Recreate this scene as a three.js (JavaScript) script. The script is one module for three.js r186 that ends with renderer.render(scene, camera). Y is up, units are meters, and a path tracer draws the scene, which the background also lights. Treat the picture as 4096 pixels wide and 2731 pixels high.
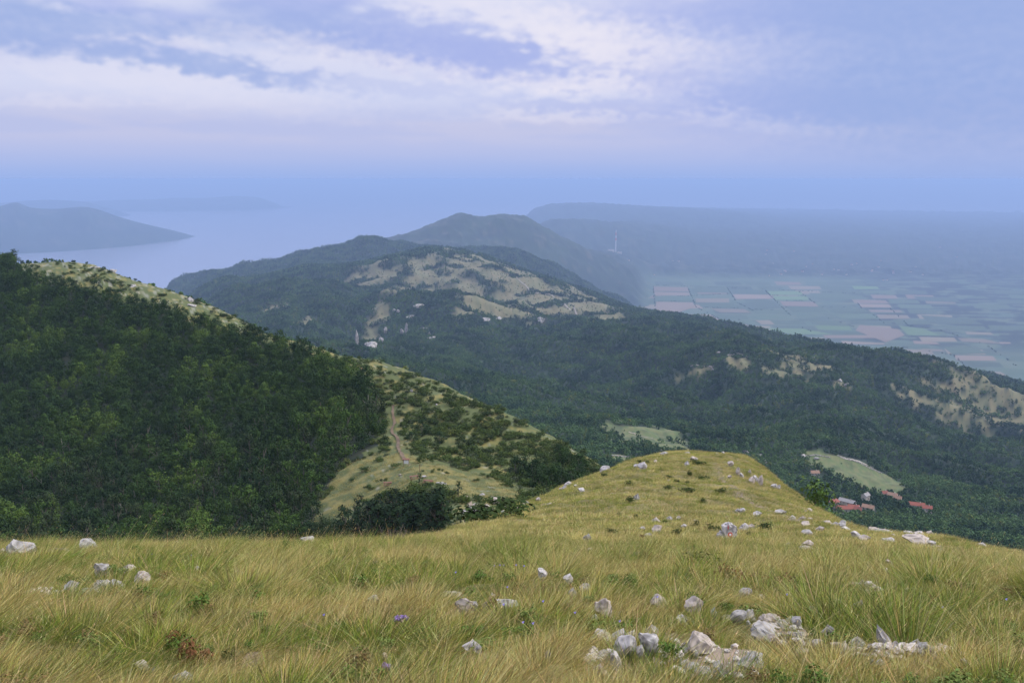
import * as THREE from 'three';
import { mergeGeometries, mergeVertices, toCreasedNormals } from 'three/addons/utils/BufferGeometryUtils.js';
import { createNoise2D, createNoise3D } from 'simplex-noise';

// ---------------------------------------------------------------- camera
const EYE = 1400;                       // metres above the sea
const F = 1957, CX = 1176, CY = 784;    // focal length and centre of the lens, in units of 1/2352 of the frame's width
const PITCH = 10.82 * Math.PI / 180, CP = Math.cos(PITCH), SP = Math.sin(PITCH);
const camera = new THREE.PerspectiveCamera(2 * Math.atan(CY / F) * 180 / Math.PI, 1024 / 682, 0.2, 400000);
camera.position.set(0, EYE, 0);
camera.rotation.x = -PITCH;
camera.updateMatrixWorld();
const scene = new THREE.Scene();
const renderer = new THREE.WebGLRenderer({ antialias: true });
renderer.toneMapping = THREE.LinearToneMapping;
renderer.toneMappingExposure = 1.04;
renderer.shadowMap.enabled = true;

// ---------------------------------------------------------------- numbers
function rng(seed) { let a = seed >>> 0; return () => { a = (a + 0x6D2B79F5) | 0; let t = Math.imul(a ^ (a >>> 15), 1 | a); t = (t + Math.imul(t ^ (t >>> 7), 61 | t)) ^ t; return ((t ^ (t >>> 14)) >>> 0) / 4294967296; }; }
const n2 = createNoise2D(rng(11)), m2 = createNoise2D(rng(29)), n3 = createNoise3D(rng(47));
const clamp = (x, a = 0, b = 1) => Math.min(b, Math.max(a, x)), mix = (a, b, t) => a + (b - a) * t;
const smooth = (a, b, x) => { const t = clamp((x - a) / (b - a)); return t * t * (3 - 2 * t); };
function fbm(x, y, octaves, f = n2) { let s = 0, a = 0.5; for (let i = 0; i < octaves; i++) { s += a * f(x, y); x = x * 2.03 + 17.1; y = y * 2.03 - 9.7; a *= 0.5; } return s; }
const lin = (r, g, b) => [r, g, b].map((c) => { c /= 255; return c <= 0.04045 ? c / 12.92 : Math.pow((c + 0.055) / 1.055, 2.4); });
const mix3 = (a, b, t) => [mix(a[0], b[0], t), mix(a[1], b[1], t), mix(a[2], b[2], t)];
// direction of sight through a point of the frame, as slopes: sideways and up per metre ahead
function slopes(px, py) { const a = (px - CX) / F, b = (CY - py) / F, ahead = CP + b * SP; return [a / ahead, (b * CP - SP) / ahead]; }
function slopesAt(px, t) { const b = (t * CP + SP) / (CP - t * SP); return [(px - CX) / F / (CP + b * SP), t]; }

// ---------------------------------------------------------------- sky (air and clouds), by azimuth and elevation in degrees
function skyTexture() {
  const W = 3072, H = 1536, data = new Float32Array(W * H * 4);
  const deg = 180 / Math.PI;
  const at = (px, py) => { const [u, t] = slopes(px, py), az = Math.atan(u); return [az * deg, Math.atan(t * Math.cos(az)) * deg]; };
  const blob = (px, py, rx, ry, tilt = 0) => { const [x, y] = at(px, py); return { x, y, rx: rx / 34.2, ry: ry / 34.2, c: Math.cos(tilt), s: Math.sin(tilt) }; };
  const reach = (b, x, y) => { const dx = x - b.x, dy = y - b.y, p = (dx * b.c + dy * b.s) / b.rx, q = (-dx * b.s + dy * b.c) / b.ry; return Math.sqrt(p * p + q * q); };
  const dark = [   // grey-violet cloud bodies
    [blob(950, 95, 330, 52, -0.14), 1.0, [0, 1]], [blob(1130, 135, 130, 40, -0.1), 0.9], [blob(700, 60, 260, 45, 0.02), 0.55],
    [blob(60, 92, 200, 26), 0.95], [blob(90, 45, 260, 26), 0.9], [blob(20, 10, 120, 24), 0.7], [blob(330, 132, 150, 18, -0.08), 0.7], [blob(500, 148, 150, 22, -0.12), 0.75],
    [blob(620, 175, 120, 20, -0.05), 0.6], [blob(450, 62, 120, 22), 0.35], [blob(1215, 118, 22, 14), 0.7], [blob(1275, 162, 26, 9), 0.55], [blob(1175, 120, 20, 12), 0.6], [blob(1400, 164, 60, 7), 0.55], [blob(1470, 125, 40, 7), 0.45], [blob(1310, 216, 18, 8), 0.4],
    [blob(840, 195, 260, 18, -0.05), 0.35], [blob(1330, 245, 220, 14, -0.05), 0.5], [blob(1530, 172, 70, 26), 0.6],
    [blob(2200, 190, 560, 170, -0.06), 1.05], [blob(2050, 20, 520, 60, -0.04), 1.05], [blob(1700, 25, 300, 40, -0.05), 0.55], [blob(1800, 235, 260, 40, -0.1), 0.85], [blob(2300, 90, 420, 140), 0.6],
  ];
  const light = [   // places where the cloud is thin and bright
    [blob(640, 80, 210, 14, -0.05), 0.9], [blob(330, 90, 130, 16), 0.75], [blob(800, 115, 160, 13, -0.1), 1.0], [blob(860, 55 + 12, 40, 8), 0.6], [blob(1010, 155, 240, 18, -0.12), 1.0], [blob(300, 170, 420, 45, -0.12), 0.45],
    [blob(1300, 70, 230, 50, -0.2), 0.85], [blob(1430, 125, 220, 60, -0.1), 1.0], [blob(1340, 195, 240, 24, -0.03), 0.9], [blob(1560, 190, 40, 40), 0.7], [blob(1700, 265, 130, 12, -0.06), 0.6], [blob(1780, 290, 160, 12, -0.1), 0.45], [blob(1290, 268, 220, 12), 0.4], [blob(150, 234, 180, 8), 0.3],
  ];
  const cWhite = lin(231, 228, 241), cViolet = lin(166, 179, 230), cBlue = lin(152, 173, 223), cLav = lin(184, 192, 229), cHaze = lin(150, 176, 230), cPale = lin(205, 211, 238), cCream = lin(208, 205, 226);
  for (let j = 0; j < H; j++) {
    const el = ((j + 0.5) / H - 0.5) * 180, detail = el < 22 ? 6 : 3;
    for (let i = 0; i < W; i++) {
      const o = (j * W + i) * 4; data[o + 3] = 1;
      if (el < -1) { for (let k = 0; k < 3; k++) data[o + k] = cHaze[k]; continue; }
      let az = ((i + 0.5) / W - 0.25) * 360; if (az > 180) az -= 360;
      const e = Math.max(el, 0), ra = az / deg;
      // cloud deck seen in perspective: place on a plane overhead, flattened near the horizon
      const k = 1 / (Math.sin(Math.max(e, 0) / deg) + 0.09), X = Math.sin(ra) * Math.cos(e / deg) * k, Y = Math.cos(ra) * Math.cos(e / deg) * k;
      const w1 = fbm(X * 0.55 + 3, Y * 0.55, detail, m2), w2 = fbm(X * 0.5 - 7, Y * 0.5 + 5, detail, n2);
      const fine = detail > 3 ? fbm(az * 0.42, e * 1.15, 5, m2) : 0, puff = detail > 3 ? fbm(az * 0.9 + 40, e * 1.5, 4, n2) : 0;
      const wx = az + 2.6 * fine + 1.0 * puff, wy = e + 0.62 * fbm(az * 0.3 + 9, e * 0.9 + 3, 5, n2) + 0.22 * puff;
      // air
      let c = mix3(cHaze, cLav, smooth(-0.6, 2.6, e + 0.15 * w1 * smooth(0, 1.5, e)));
      c = mix3(c, cPale, smooth(3.1, 5.4, e + 0.35 * w2 - 0.035 * Math.max(az, 0)));
      c = mix3(c, cCream, 0.35 * smooth(1.6, 3.2, e) * smooth(5.6, 3.6, e) * smooth(-0.25, 0.3, w2));
      c = mix3(c, cWhite, 0.55 * smooth(6, 24, e));
      // open deck everywhere above the haze
      const deck = smooth(4.5, 10, e);
      c = mix3(c, cViolet, deck * 0.75 * smooth(0.02, 0.4, w1 + 0.3 * w2));
      c = mix3(c, cWhite, deck * 0.6 * smooth(0.0, 0.4, -w1));
      if (Math.abs(az) < 75 && e < 30) {
        for (const [b, s] of light) { const r = reach(b, wx, wy); if (r < 2) c = mix3(c, cWhite, 0.85 * s * smooth(1.6, 0.2, r + 0.3 * puff)); }
        for (const [b, s] of dark) { const r = reach(b, wx, wy); if (r < 1.8) c = mix3(c, mix3(cViolet, cBlue, smooth(5, 22, Math.abs(az - 2)) ), Math.min(1, s) * (0.84 + 0.13 * puff + 0.16 * fine) * smooth(1.55, 0.3, r + 0.25 * fine)); }
      }
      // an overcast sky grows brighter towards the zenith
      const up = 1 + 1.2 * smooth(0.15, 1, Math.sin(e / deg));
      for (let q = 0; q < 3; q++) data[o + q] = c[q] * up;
    }
  }
  const t = new THREE.DataTexture(data, W, H, THREE.RGBAFormat, THREE.FloatType);
  t.mapping = THREE.EquirectangularReflectionMapping; t.magFilter = t.minFilter = THREE.LinearFilter; t.wrapS = THREE.RepeatWrapping; t.needsUpdate = true;
  return t;
}
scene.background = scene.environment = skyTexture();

// ---------------------------------------------------------------- veiled sun, high to the right, and the hazy air
const sun = new THREE.DirectionalLight(new THREE.Color(1.0, 0.95, 0.87), 2.8);
sun.position.set(3300, EYE + 2900, -1000);
sun.target.position.set(0, EYE - 100, -400);
sun.castShadow = true; sun.shadow.radius = 24; sun.shadow.mapSize.set(4096, 4096);
Object.assign(sun.shadow.camera, { left: -900, right: 900, top: 900, bottom: -900, near: 100, far: 9000 });
scene.add(sun, sun.target);
scene.fog = new THREE.FogExp2(new THREE.Color(0.45, 0.64, 1.0), 5.6e-5);

// ---------------------------------------------------------------- naming
const taken = new Map();
function named(o, name) { const n = taken.get(name) ?? 0; taken.set(name, n + 1); o.name = n ? `${name}_${String(n).padStart(3, '0')}` : name; return o; }
function add(o, name, label, category, { group, kind } = {}) {
  named(o, name); scene.add(o);
  o.userData = { ...o.userData, label, category }; if (group) o.userData.group = group; if (kind) o.userData.kind = kind;
  o.traverse((m) => { if (m.isMesh) m.castShadow = m.receiveShadow = true; });
  return o;
}
function part(geometry, material, name, parent) { const m = new THREE.Mesh(geometry, material); m.name = name; m.castShadow = m.receiveShadow = true; parent.add(m); return m; }
const std = (r, g, b, roughness = 0.9, more = {}) => { const m = new THREE.MeshStandardMaterial({ roughness, side: THREE.DoubleSide, ...more }); m.color.setRGB(r, g, b); return m; };
const tinted = (roughness = 0.95, more = {}) => new THREE.MeshStandardMaterial({ vertexColors: true, roughness, side: THREE.DoubleSide, ...more });

// ---------------------------------------------------------------- terrain: crest and valley lines, [place across the frame, metres ahead, height in the frame or minus the drop in metres]
const LINES = [
  /* feet        */ [[-400, 0.7, -1.72], [2750, 0.7, -1.72]],
  /* near slope  */ [[-400, 5, -3.42], [2750, 5, -3.34]],
  /* mid slope   */ [[-400, 10.5, -5.35], [1000, 10.5, -5.3], [1700, 10.5, -5.25], [2750, 10.5, -5.35]],
  /* lower slope */ [[-400, 19, 1285], [0, 19, 1272], [300, 19, 1268], [900, 19.5, 1266], [1100, 21, 1264], [1400, 22, 1264], [1700, 22, 1268], [2000, 22, 1283], [2352, 22, 1312], [2750, 22, 1350]],
  /* dip         */ [[-400, 21, 1280], [0, 21, 1267], [300, 21, 1264], [600, 22, 1261], [900, 24, 1257], [1000, 28, 1248], [1100, 38, 1230], [1250, 50, 1206], [1400, 52, 1199], [1560, 54, 1194], [1700, 54, 1197], [1800, 52, 1204], [1950, 40, 1236], [2050, 34, 1252], [2150, 32, 1264], [2352, 29, 1292], [2750, 28, 1345]],
  /* meadow crest*/ [[-400, 24, 1276], [0, 24, 1263], [300, 24, 1260], [600, 26, 1257], [800, 28, 1253], [900, 30, 1247], [1000, 40, 1231], [1100, 66, 1203], [1170, 82, 1170], [1250, 94, 1143], [1330, 103, 1108], [1400, 111, 1079], [1480, 117, 1051], [1560, 122, 1040], [1640, 124, 1040], [1700, 120, 1048], [1750, 114, 1077], [1800, 106, 1118], [1870, 92, 1167], [1950, 66, 1214], [2010, 54, 1227], [2150, 46, 1237], [2250, 42, 1260], [2352, 38, 1282], [2750, 34, 1340]],
  /* below crest */ [[-400, 44, 1360], [0, 44, 1345], [600, 44, 1340], [850, 44, 1300], [960, 52, 1266], [1100, 84, 1228], [1200, 108, 1185], [1300, 124, 1152], [1400, 136, 1122], [1560, 158, 1095], [1700, 156, 1100], [1800, 140, 1160], [1950, 92, 1250], [2150, 76, 1290], [2352, 66, 1330], [2750, 60, 1390]],
  /* ravine foot */ [[-400, 190, 1345], [0, 180, 1335], [600, 160, 1325], [850, 120, 1295], [960, 108, 1272], [1100, 122, 1238], [1200, 138, 1198], [1300, 152, 1170], [1400, 168, 1150], [1560, 195, 1140], [1700, 200, 1145], [1800, 185, 1185], [1950, 150, 1270], [2352, 130, 1365], [2750, 130, 1420]],
  /* wood edge   */ [[-400, 235, 1285], [0, 228, 1272], [600, 205, 1262], [850, 165, 1238], [960, 150, 1225], [1040, 146, 1200], [1100, 148, 1188], [1200, 165, 1172], [1300, 182, 1152], [1400, 198, 1152], [1560, 225, 1160], [1700, 240, 1170], [1950, 215, 1280], [2352, 210, 1372], [2750, 210, 1420]],
  /* saddle      */ [[-400, 340, 1100], [0, 330, 1095], [600, 285, 1112], [780, 240, 1120], [850, 222, 1122], [960, 205, 1106], [1040, 195, 1118], [1100, 190, 1132], [1200, 205, 1122], [1300, 216, 1116], [1400, 228, 1122], [1560, 255, 1172], [1700, 280, 1190], [1950, 285, 1280], [2352, 290, 1365], [2750, 290, 1400]],
  /* flank       */ [[-400, 500, 810], [0, 480, 812], [300, 440, 850], [600, 395, 912], [850, 318, 975], [930, 300, 990], [1100, 252, 1052], [1200, 252, 1052], [1300, 250, 1071], [1400, 248, 1096], [1560, 285, 1178], [1700, 325, 1203], [1950, 375, 1266], [2352, 390, 1335], [2750, 390, 1370]],
  /* spur ridge  */ [[-400, 690, 606], [-100, 680, 608], [0, 670, 611], [60, 660, 607], [120, 650, 601], [200, 640, 607], [300, 610, 643], [430, 570, 684], [500, 550, 710], [560, 535, 740], [620, 515, 770], [700, 490, 790], [800, 460, 820], [870, 440, 833], [960, 405, 863], [1100, 345, 924], [1200, 312, 969], [1300, 283, 1024], [1380, 262, 1072], [1450, 268, 1110], [1560, 310, 1182], [1700, 380, 1212], [1950, 475, 1252], [2352, 500, 1302], [2750, 500, 1330]],
  /* behind spur */ [[-400, 980, 690], [0, 950, 685], [300, 900, 735], [450, 850, 800], [600, 800, 865], [850, 720, 935], [1100, 600, 1030], [1300, 540, 1120], [1380, 520, 1135], [1560, 560, 1168], [1700, 620, 1180], [1850, 680, 1205], [1950, 720, 1216], [2100, 720, 1225], [2352, 760, 1232], [2750, 760, 1262]],
  /* valley      */ [[-400, 1900, 790], [300, 1700, 800], [450, 1300, 830], [600, 1250, 870], [850, 1150, 915], [1100, 980, 985], [1300, 900, 1050], [1400, 900, 1053], [1560, 900, 1060], [1700, 890, 1085], [1850, 880, 1155], [1950, 880, 1172], [2050, 890, 1170], [2150, 920, 1170], [2352, 1000, 1160], [2750, 1000, 1190]],
  /* low rise    */ [[-400, 3000, 830], [300, 2600, 815], [450, 2000, 820], [600, 1900, 828], [850, 1500, 870], [1100, 1300, 935], [1300, 1150, 995], [1475, 1130, 996], [1600, 1180, 1005], [1700, 1190, 1012], [1800, 1170, 1030], [1870, 1150, 1038], [1950, 1130, 1062], [2080, 1100, 1113], [2200, 1180, 1100], [2352, 1300, 1078], [2750, 1300, 1110]],
  /* wooded side */ [[-400, 3800, 850], [300, 3400, 825], [450, 2700, 790], [600, 2600, 780], [750, 2300, 800], [850, 2100, 818], [1000, 2000, 838], [1200, 1950, 868], [1400, 1900, 892], [1700, 1850, 905], [2000, 1800, 942], [2352, 1850, 995], [2750, 1850, 1030]],
  /* shelf edge  */ [[-400, 4600, 860], [300, 4200, 830], [450, 3700, 745], [560, 3700, 702], [640, 3700, 690], [760, 3300, 715], [820, 2900, 765], [915, 2750, 779], [1000, 2850, 772], [1060, 3000, 748], [1130, 3150, 737], [1300, 3300, 736], [1420, 3300, 738], [1600, 3000, 760], [1700, 2800, 777], [1800, 2600, 808], [1900, 2500, 822], [2050, 2350, 850], [2200, 2250, 880], [2352, 2150, 925], [2750, 2050, 980]],
  /* bald crest  */ [[-400, 5600, 870], [300, 5200, 835], [410, 4900, 705], [465, 4850, 661], [530, 4850, 638], [560, 4850, 641], [640, 4950, 627], [710, 5050, 611], [770, 5200, 612], [850, 5400, 599], [912, 5550, 585], [960, 5700, 575], [1008, 5800, 570], [1077, 5700, 578], [1177, 5500, 609], [1332, 5200, 665], [1452, 4950, 709], [1600, 4500, 739], [1700, 4300, 761], [1800, 4050, 785], [2000, 3650, 826], [2200, 3300, 863], [2352, 3100, 891], [2750, 2900, 950]],
  /* gap         */ [[-400, 6300, 880], [300, 6000, 850], [410, 5600, 715], [560, 5500, 655], [710, 5700, 630], [850, 6100, 620], [1008, 6400, 600], [1177, 6200, 640], [1332, 6100, 692], [1452, 6100, 735], [1520, 6100, -1370], [2000, 5900, -1370], [2352, 5600, -1370], [2750, 5400, -1370]],
  /* dark ridge  */ [[-400, 7200, -1460], [330, 7100, -1460], [395, 7000, 655], [430, 7000, 640], [480, 7000, 623], [560, 7000, 613], [640, 7050, 602], [720, 7100, 582], [790, 7100, 567], [850, 7100, 548], [900, 7150, 557], [960, 7200, 568], [1030, 7200, 574], [1100, 7200, 577], [1180, 7200, 578], [1230, 7200, 593], [1300, 7200, 626], [1380, 7200, 671], [1450, 7200, 708], [1500, 7300, -1370], [2750, 7300, -1370]],
  /* gap         */ [[-400, 8200, -1480], [330, 8200, -1480], [480, 8000, -1150], [640, 8100, -1100], [850, 8300, 590], [1008, 8400, 580], [1180, 8400, 600], [1300, 8400, 650], [1400, 8500, -1340], [1500, 8600, -1370], [2750, 8600, -1370]],
  /* far mountain*/ [[-400, 9800, -1520], [500, 9800, -1520], [760, 9800, -1400], [830, 9900, 575], [880, 9900, 552], [950, 9900, 531], [1010, 10000, 506], [1060, 10100, 491], [1100, 10100, 498], [1160, 10100, 494], [1200, 10200, 500], [1240, 10200, 519], [1290, 10300, 546], [1350, 10400, 576], [1400, 10500, 593], [1450, 10500, 622], [1500, 10500, -1370], [2750, 10500, -1370]],
  /* plain edge  */ [[-400, 12500, -1600], [800, 12500, -1600], [1000, 12500, -1480], [1100, 12600, -1400], [1250, 12800, 580], [1350, 13000, 582], [1414, 13200, 577], [1500, 13000, 600], [1650, 12800, 616], [1800, 12600, 622], [2352, 12400, 630], [2750, 12300, 630]],
  /* low hills   */ [[-400, 16500, -1700], [900, 16500, -1650], [1100, 16500, -1550], [1200, 16500, -1420], [1240, 16500, 514], [1310, 16500, 502], [1400, 16500, 511], [1500, 16800, 523], [1600, 17000, 536], [1800, 17000, 549], [2100, 17000, 556], [2352, 17000, 560], [2750, 17000, 562]],
  /* dip         */ [[-400, 20000, -1800], [1000, 20000, -1700], [1200, 20000, -1440], [1300, 20000, -1350], [1450, 20500, 505], [1600, 20500, 516], [1800, 20500, 525], [2352, 20500, 532], [2750, 20500, 535]],
  /* far hill    */ [[-400, 26000, -1900], [1100, 26000, -1900], [1180, 26000, -1480], [1230, 26000, 479], [1280, 26000, 468], [1340, 26000, 466], [1450, 26000, 472], [1600, 26000, 480], [1700, 26000, 491], [1800, 26500, 501], [2000, 27000, 505], [2352, 27000, 508], [2750, 27000, 508]],
  /* beyond      */ [[-400, 45000, -2300], [1100, 45000, -2300], [1300, 45000, -1700], [1500, 45000, -1500], [1700, 45000, 478], [2352, 45000, 480], [2750, 45000, 480]],
  /* end of land */ [[-400, 70000, -3000], [1500, 70000, -2400], [2352, 70000, 470], [2750, 70000, 470]],
];
const L = { crest: 5, foot: 7, saddle: 9, ridge: 11, behind: 12, shelf: 16, bald: 17, gap: 18, dark: 19, gap2: 20, far: 21, edge: 22 };
function pchip(xs, ys) {
  const n = xs.length, h = [], d = [], m = new Array(n);
  for (let i = 0; i < n - 1; i++) { h[i] = xs[i + 1] - xs[i]; d[i] = (ys[i + 1] - ys[i]) / h[i]; }
  m[0] = d[0]; m[n - 1] = d[n - 2];
  for (let i = 1; i < n - 1; i++) { if (d[i - 1] * d[i] <= 0) m[i] = 0; else { const a = 2 * h[i] + h[i - 1], b = h[i] + 2 * h[i - 1]; m[i] = (a + b) / (a / d[i - 1] + b / d[i]); } }
  let k = 0;
  return (x) => {
    if (x <= xs[0]) return ys[0]; if (x >= xs[n - 1]) return ys[n - 1];
    while (k > 0 && x < xs[k]) k--; while (x > xs[k + 1]) k++;
    const t = (x - xs[k]) / h[k], t2 = t * t, t3 = t2 * t;
    return (2 * t3 - 3 * t2 + 1) * ys[k] + (t3 - 2 * t2 + t) * h[k] * m[k] + (-2 * t3 + 3 * t2) * ys[k + 1] + (t3 - t2) * h[k] * m[k + 1];
  };
}
const UM = 0.92, NU = 1500, LN0 = Math.log(0.7), LN1 = Math.log(70000), NL = 2300;
const curves = LINES.map((line) => {
  const p = line.map(([px, D, v]) => { const [u, t] = v < 0 ? slopesAt(px, v / D) : slopes(px, v); return [u, Math.log(D), t]; }).sort((a, b) => a[0] - b[0]);
  return [pchip(p.map((q) => q[0]), p.map((q) => q[1])), pchip(p.map((q) => q[0]), p.map((q) => q[2]))];
});
const TAB = new Float32Array(NU * NL), TOP = new Float32Array(NU * NL), AT = new Float32Array(NU * LINES.length);   // slope by (direction, distance); highest so far; distance of every line
for (let i = 0; i < NU; i++) {
  const u = -UM + 2 * UM * i / (NU - 1), ls = [], ts = [];
  curves.forEach(([cl, ct], k) => { let l = cl(u); if (k && l < ls[k - 1] + 0.03) l = ls[k - 1] + 0.03; ls.push(l); ts.push(ct(u)); AT[i * LINES.length + k] = l; });
  const f = pchip(ls, ts); let top = -99;
  for (let j = 0; j < NL; j++) { const v = f(LN0 + (LN1 - LN0) * j / (NL - 1)); TAB[i * NL + j] = v; TOP[i * NL + j] = top = Math.max(top, v); }
}
function look(table, u, l) {
  const a = clamp((u + UM) / (2 * UM), 0, 0.99999) * (NU - 1), b = clamp((l - LN0) / (LN1 - LN0), 0, 0.99999) * (NL - 1), i = a | 0, j = b | 0, fa = a - i, fb = b - j, o = i * NL + j;
  return (table[o] * (1 - fb) + table[o + 1] * fb) * (1 - fa) + (table[o + NL] * (1 - fb) + table[o + NL + 1] * fb) * fa;
}
function lineAt(k, u) { const a = clamp((u + UM) / (2 * UM), 0, 0.99999) * (NU - 1), i = a | 0; return mix(AT[i * LINES.length + k], AT[(i + 1) * LINES.length + k], a - i); }
const U_PLAIN = slopes(1452, 720)[0];
function plainness(u, D) { return smooth(U_PLAIN, U_PLAIN + 0.03, u) * smooth(lineAt(L.gap, u) - 0.06, lineAt(L.gap, u) + 0.05, Math.log(D)) * (1 - smooth(11500, 12600, D)); }
const roughly = (x, z, s, o) => { let v = 0, a = 1, n = 0; for (let i = 0; i < o; i++) { v += a * (1 - 2 * Math.abs(n2(x / s + i * 31, z / s - i * 17))); n += a; a *= 0.5; s *= 0.47; } return v / n; };   // ridged, -1 .. 1
function relief(x, z, D, u, l) {
  if (D < 160) { const w = smooth(1.5, 5, D); return w * (0.11 * fbm(x * 0.22, z * 0.22, 3) + 0.17 * smooth(3, 7, D) * fbm(x * 0.30 + 40, z * 0.75, 2) + 0.10 * fbm(x * 0.9 + 5, z * 0.9, 2) + 0.55 * smooth(20, 60, D) * fbm(x * 0.07, z * 0.07, 3)); }
  if (D < 700) return 2.2 * smooth(160, 300, D) * fbm(x / 45, z / 45, 4) + 0.5 * fbm(x / 9, z / 9, 2);
  const keep = 1 - 0.75 * Math.exp(-Math.pow((l - lineAt(L.bald, u)) / 0.06, 2));
  const a = D < 3500 ? smooth(700, 1600, D) : 1;
  let r = a * keep * ((D < 3600 ? 38 : 27) * roughly(x, z, 480, 4) + 30 * fbm(x / 800, z / 800, 3));
  if (D > 4000) r += 30 * smooth(4000, 7000, D) * keep * roughly(x + 900, z, 1300, 5) - 8;
  if (D > 12000) r *= 1.2;
  return r;
}
// knolls and hollows on the middle mountain: [x, z, radius, height]
const humps = [[885, 640, 4500, 280, 48], [800, 690, 4300, 240, -35], [990, 690, 4000, 260, -35], [1060, 640, 4700, 260, 50], [960, 735, 3300, 300, 70], [850, 770, 2800, 160, -50], [1200, 690, 4300, 260, 40], [1120, 700, 3900, 200, -45], [600, 690, 3900, 300, 60], [700, 680, 4300, 260, -70], [520, 680, 4200, 200, -50], [1500, 850, 2300, 260, 45], [1750, 900, 1900, 240, 35], [1300, 870, 2100, 200, -45], [1620, 910, 1800, 180, -40], [2000, 900, 2200, 260, 40], [2200, 960, 1900, 200, -35]].map(([px, py, D, r, h]) => { const u = slopes(px, py)[0]; return [u * D, -D, r, h]; });
function ground(x, z) {
  const D = -z, u = x / D, l = Math.log(D);
  let y = EYE + look(TAB, u, l) * D + relief(x, z, D, u, l);
  if (D > 1500 && D < 7000) for (const [bx, bz, br, bh] of humps) { const q = ((x - bx) ** 2 + (z - bz) ** 2) / (br * br); if (q < 9) y += bh * Math.exp(-q); }
  if (D > 4500 && u > U_PLAIN) y = mix(y, 30, plainness(u, D));
  return y;
}
// where a line of sight meets the terrain between two distances
function hit(px, py, from, to) {
  const [u, t] = slopes(px, py);
  for (let l = Math.log(from), e = Math.log(to); l < e; l += 0.004) { const D = Math.exp(l); if ((from >= 600 ? (ground(u * D, -D) - EYE) / D : look(TAB, u, l)) >= t) return { x: u * D, z: -D, D, u }; }
  return null;
}
function hitDown(px, py, from, to, step = 2, most = 90) { for (let k = 0; k <= most; k++) { const h = hit(px, py + k * step, from, to); if (h) return h; } return null; }
const pixelOf = (x, y, z) => { const D = -z, yy = y - EYE, ahead = D * CP - yy * SP, up = yy * CP + D * SP; return [CX + F * x / ahead, CY - F * up / ahead]; };
// a patch of ground round the point a line of sight meets, w by h wide in the frame
function patch(px, py, w, h, from, to, tilt = 0) {
  const c = hit(px, py, from, to); if (!c) return null;
  const a = hit(px, py - h, from, to * 1.2), b = hit(px, py + h, from * 0.6, to);
  const rz = clamp(((a ? a.D : c.D * 1.1) - (b ? b.D : c.D * 0.9)) / 2, c.D * 0.004, c.D * 0.2), rx = w * c.D / F;
  return { x: c.x, z: c.z, rx, rz, tilt };
}
const inside = (p, x, z) => { const dx = (x - p.x) / p.rx, dz = (z - p.z) / p.rz + dx * (p.tilt || 0); return dx * dx + dz * dz; };
const patches = (list, x0, y0, s, from, to) => list.map(([px, py, w, h, tilt]) => patch(x0 + px * s, y0 + py * s, w * s, h * s, from, to, tilt)).filter(Boolean);
const inAny = (list, x, z, wob) => { let best = 9; for (const p of list) { if (Math.abs(x - p.x) < p.rx * 1.7 && Math.abs(z - p.z) < p.rz * 3) best = Math.min(best, inside(p, x, z)); } return best + wob; };
// ---------------------------------------------------------------- what grows where
const baldPatches = patches([[330, 690, 190, 55], [420, 800, 55, 55], [600, 740, 130, 45, 0.5], [640, 610, 80, 25], [880, 500, 140, 25], [1000, 540, 160, 40, 0.3], [1150, 590, 110, 35], [950, 690, 160, 55], [1250, 680, 150, 50], [1150, 790, 220, 50], [1450, 740, 220, 50], [1650, 790, 170, 40], [1100, 860, 150, 30], [1400, 800, 160, 60], [1350, 915, 150, 25], [1600, 880, 130, 50], [1800, 890, 140, 40], [1900, 945, 90, 30], [930, 935, 60, 12], [700, 680, 90, 25], [1300, 630, 90, 25]].map(([a, b, w, h, t]) => [a, b, w * 1.2, h * 1.3, t]), 746.5, 402, 0.3443, 2600, 6600);
const clearings = [
  ...patches([[330, 380, 190, 55], [650, 480, 230, 90], [900, 560, 240, 100], [1130, 690, 240, 110], [1330, 800, 170, 90], [1400, 880, 110, 50], [760, 1085, 60, 50], [780, 740, 110, 35], [2180, 1260, 80, 50]], 1809, 976, 0.1709, 700, 1500),
  ...patches([[1475, 1001, 95, 26], [1425, 1052, 70, 10], [1535, 1003, 40, 18]], 0, 0, 1, 800, 1500),
  ...patches([[1690, 826, 26, 9], [1605, 858, 45, 11], [1830, 826, 48, 13], [1790, 858, 32, 8], [1930, 884, 42, 9], [1880, 845, 35, 6]], 0, 0, 1, 1500, 3600),
  ...patches([[2090, 903, 40, 12], [2210, 938, 70, 20], [2290, 898, 110, 16, 0.2], [2340, 930, 60, 22], [2200, 905, 60, 10], [2300, 960, 60, 14], [2160, 890, 40, 7]], 0, 0, 1, 1500, 3400),
  ...patches([[620, 715, 30, 5], [690, 745, 22, 4], [1060, 724, 25, 5]], 0, 0, 1, 1500, 5000),
];
const woodEdge = [[60, 640], [150, 662], [330, 712], [500, 760], [620, 792], [700, 820], [800, 855], [850, 895], [872, 940], [880, 985], [850, 1032], [790, 1068], [755, 1110], [735, 1150], [715, 1180], [700, 1215]].map(([px, py]) => hitDown(px, py, 140, 720)).filter(Boolean).map((h) => [h.x, h.z]);
{ const a = hit(700, 1240, 140, 400) ?? hit(700, 1255, 120, 400); if (a) woodEdge.push([a.x, a.z]); woodEdge.push([-60, -120], [-330, -160], [-640, -660], [-420, -720]); const t = hitDown(20, 612, 300, 720); if (t) woodEdge.push([t.x, t.z - 8]); }
function inPolygon(poly, x, z) { let c = false; for (let i = 0, j = poly.length - 1; i < poly.length; j = i++) { const [xi, zi] = poly[i], [xj, zj] = poly[j]; if ((zi > z) !== (zj > z) && x < (xj - xi) * (z - zi) / (zj - zi) + xi) c = !c; } return c; }
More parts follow.
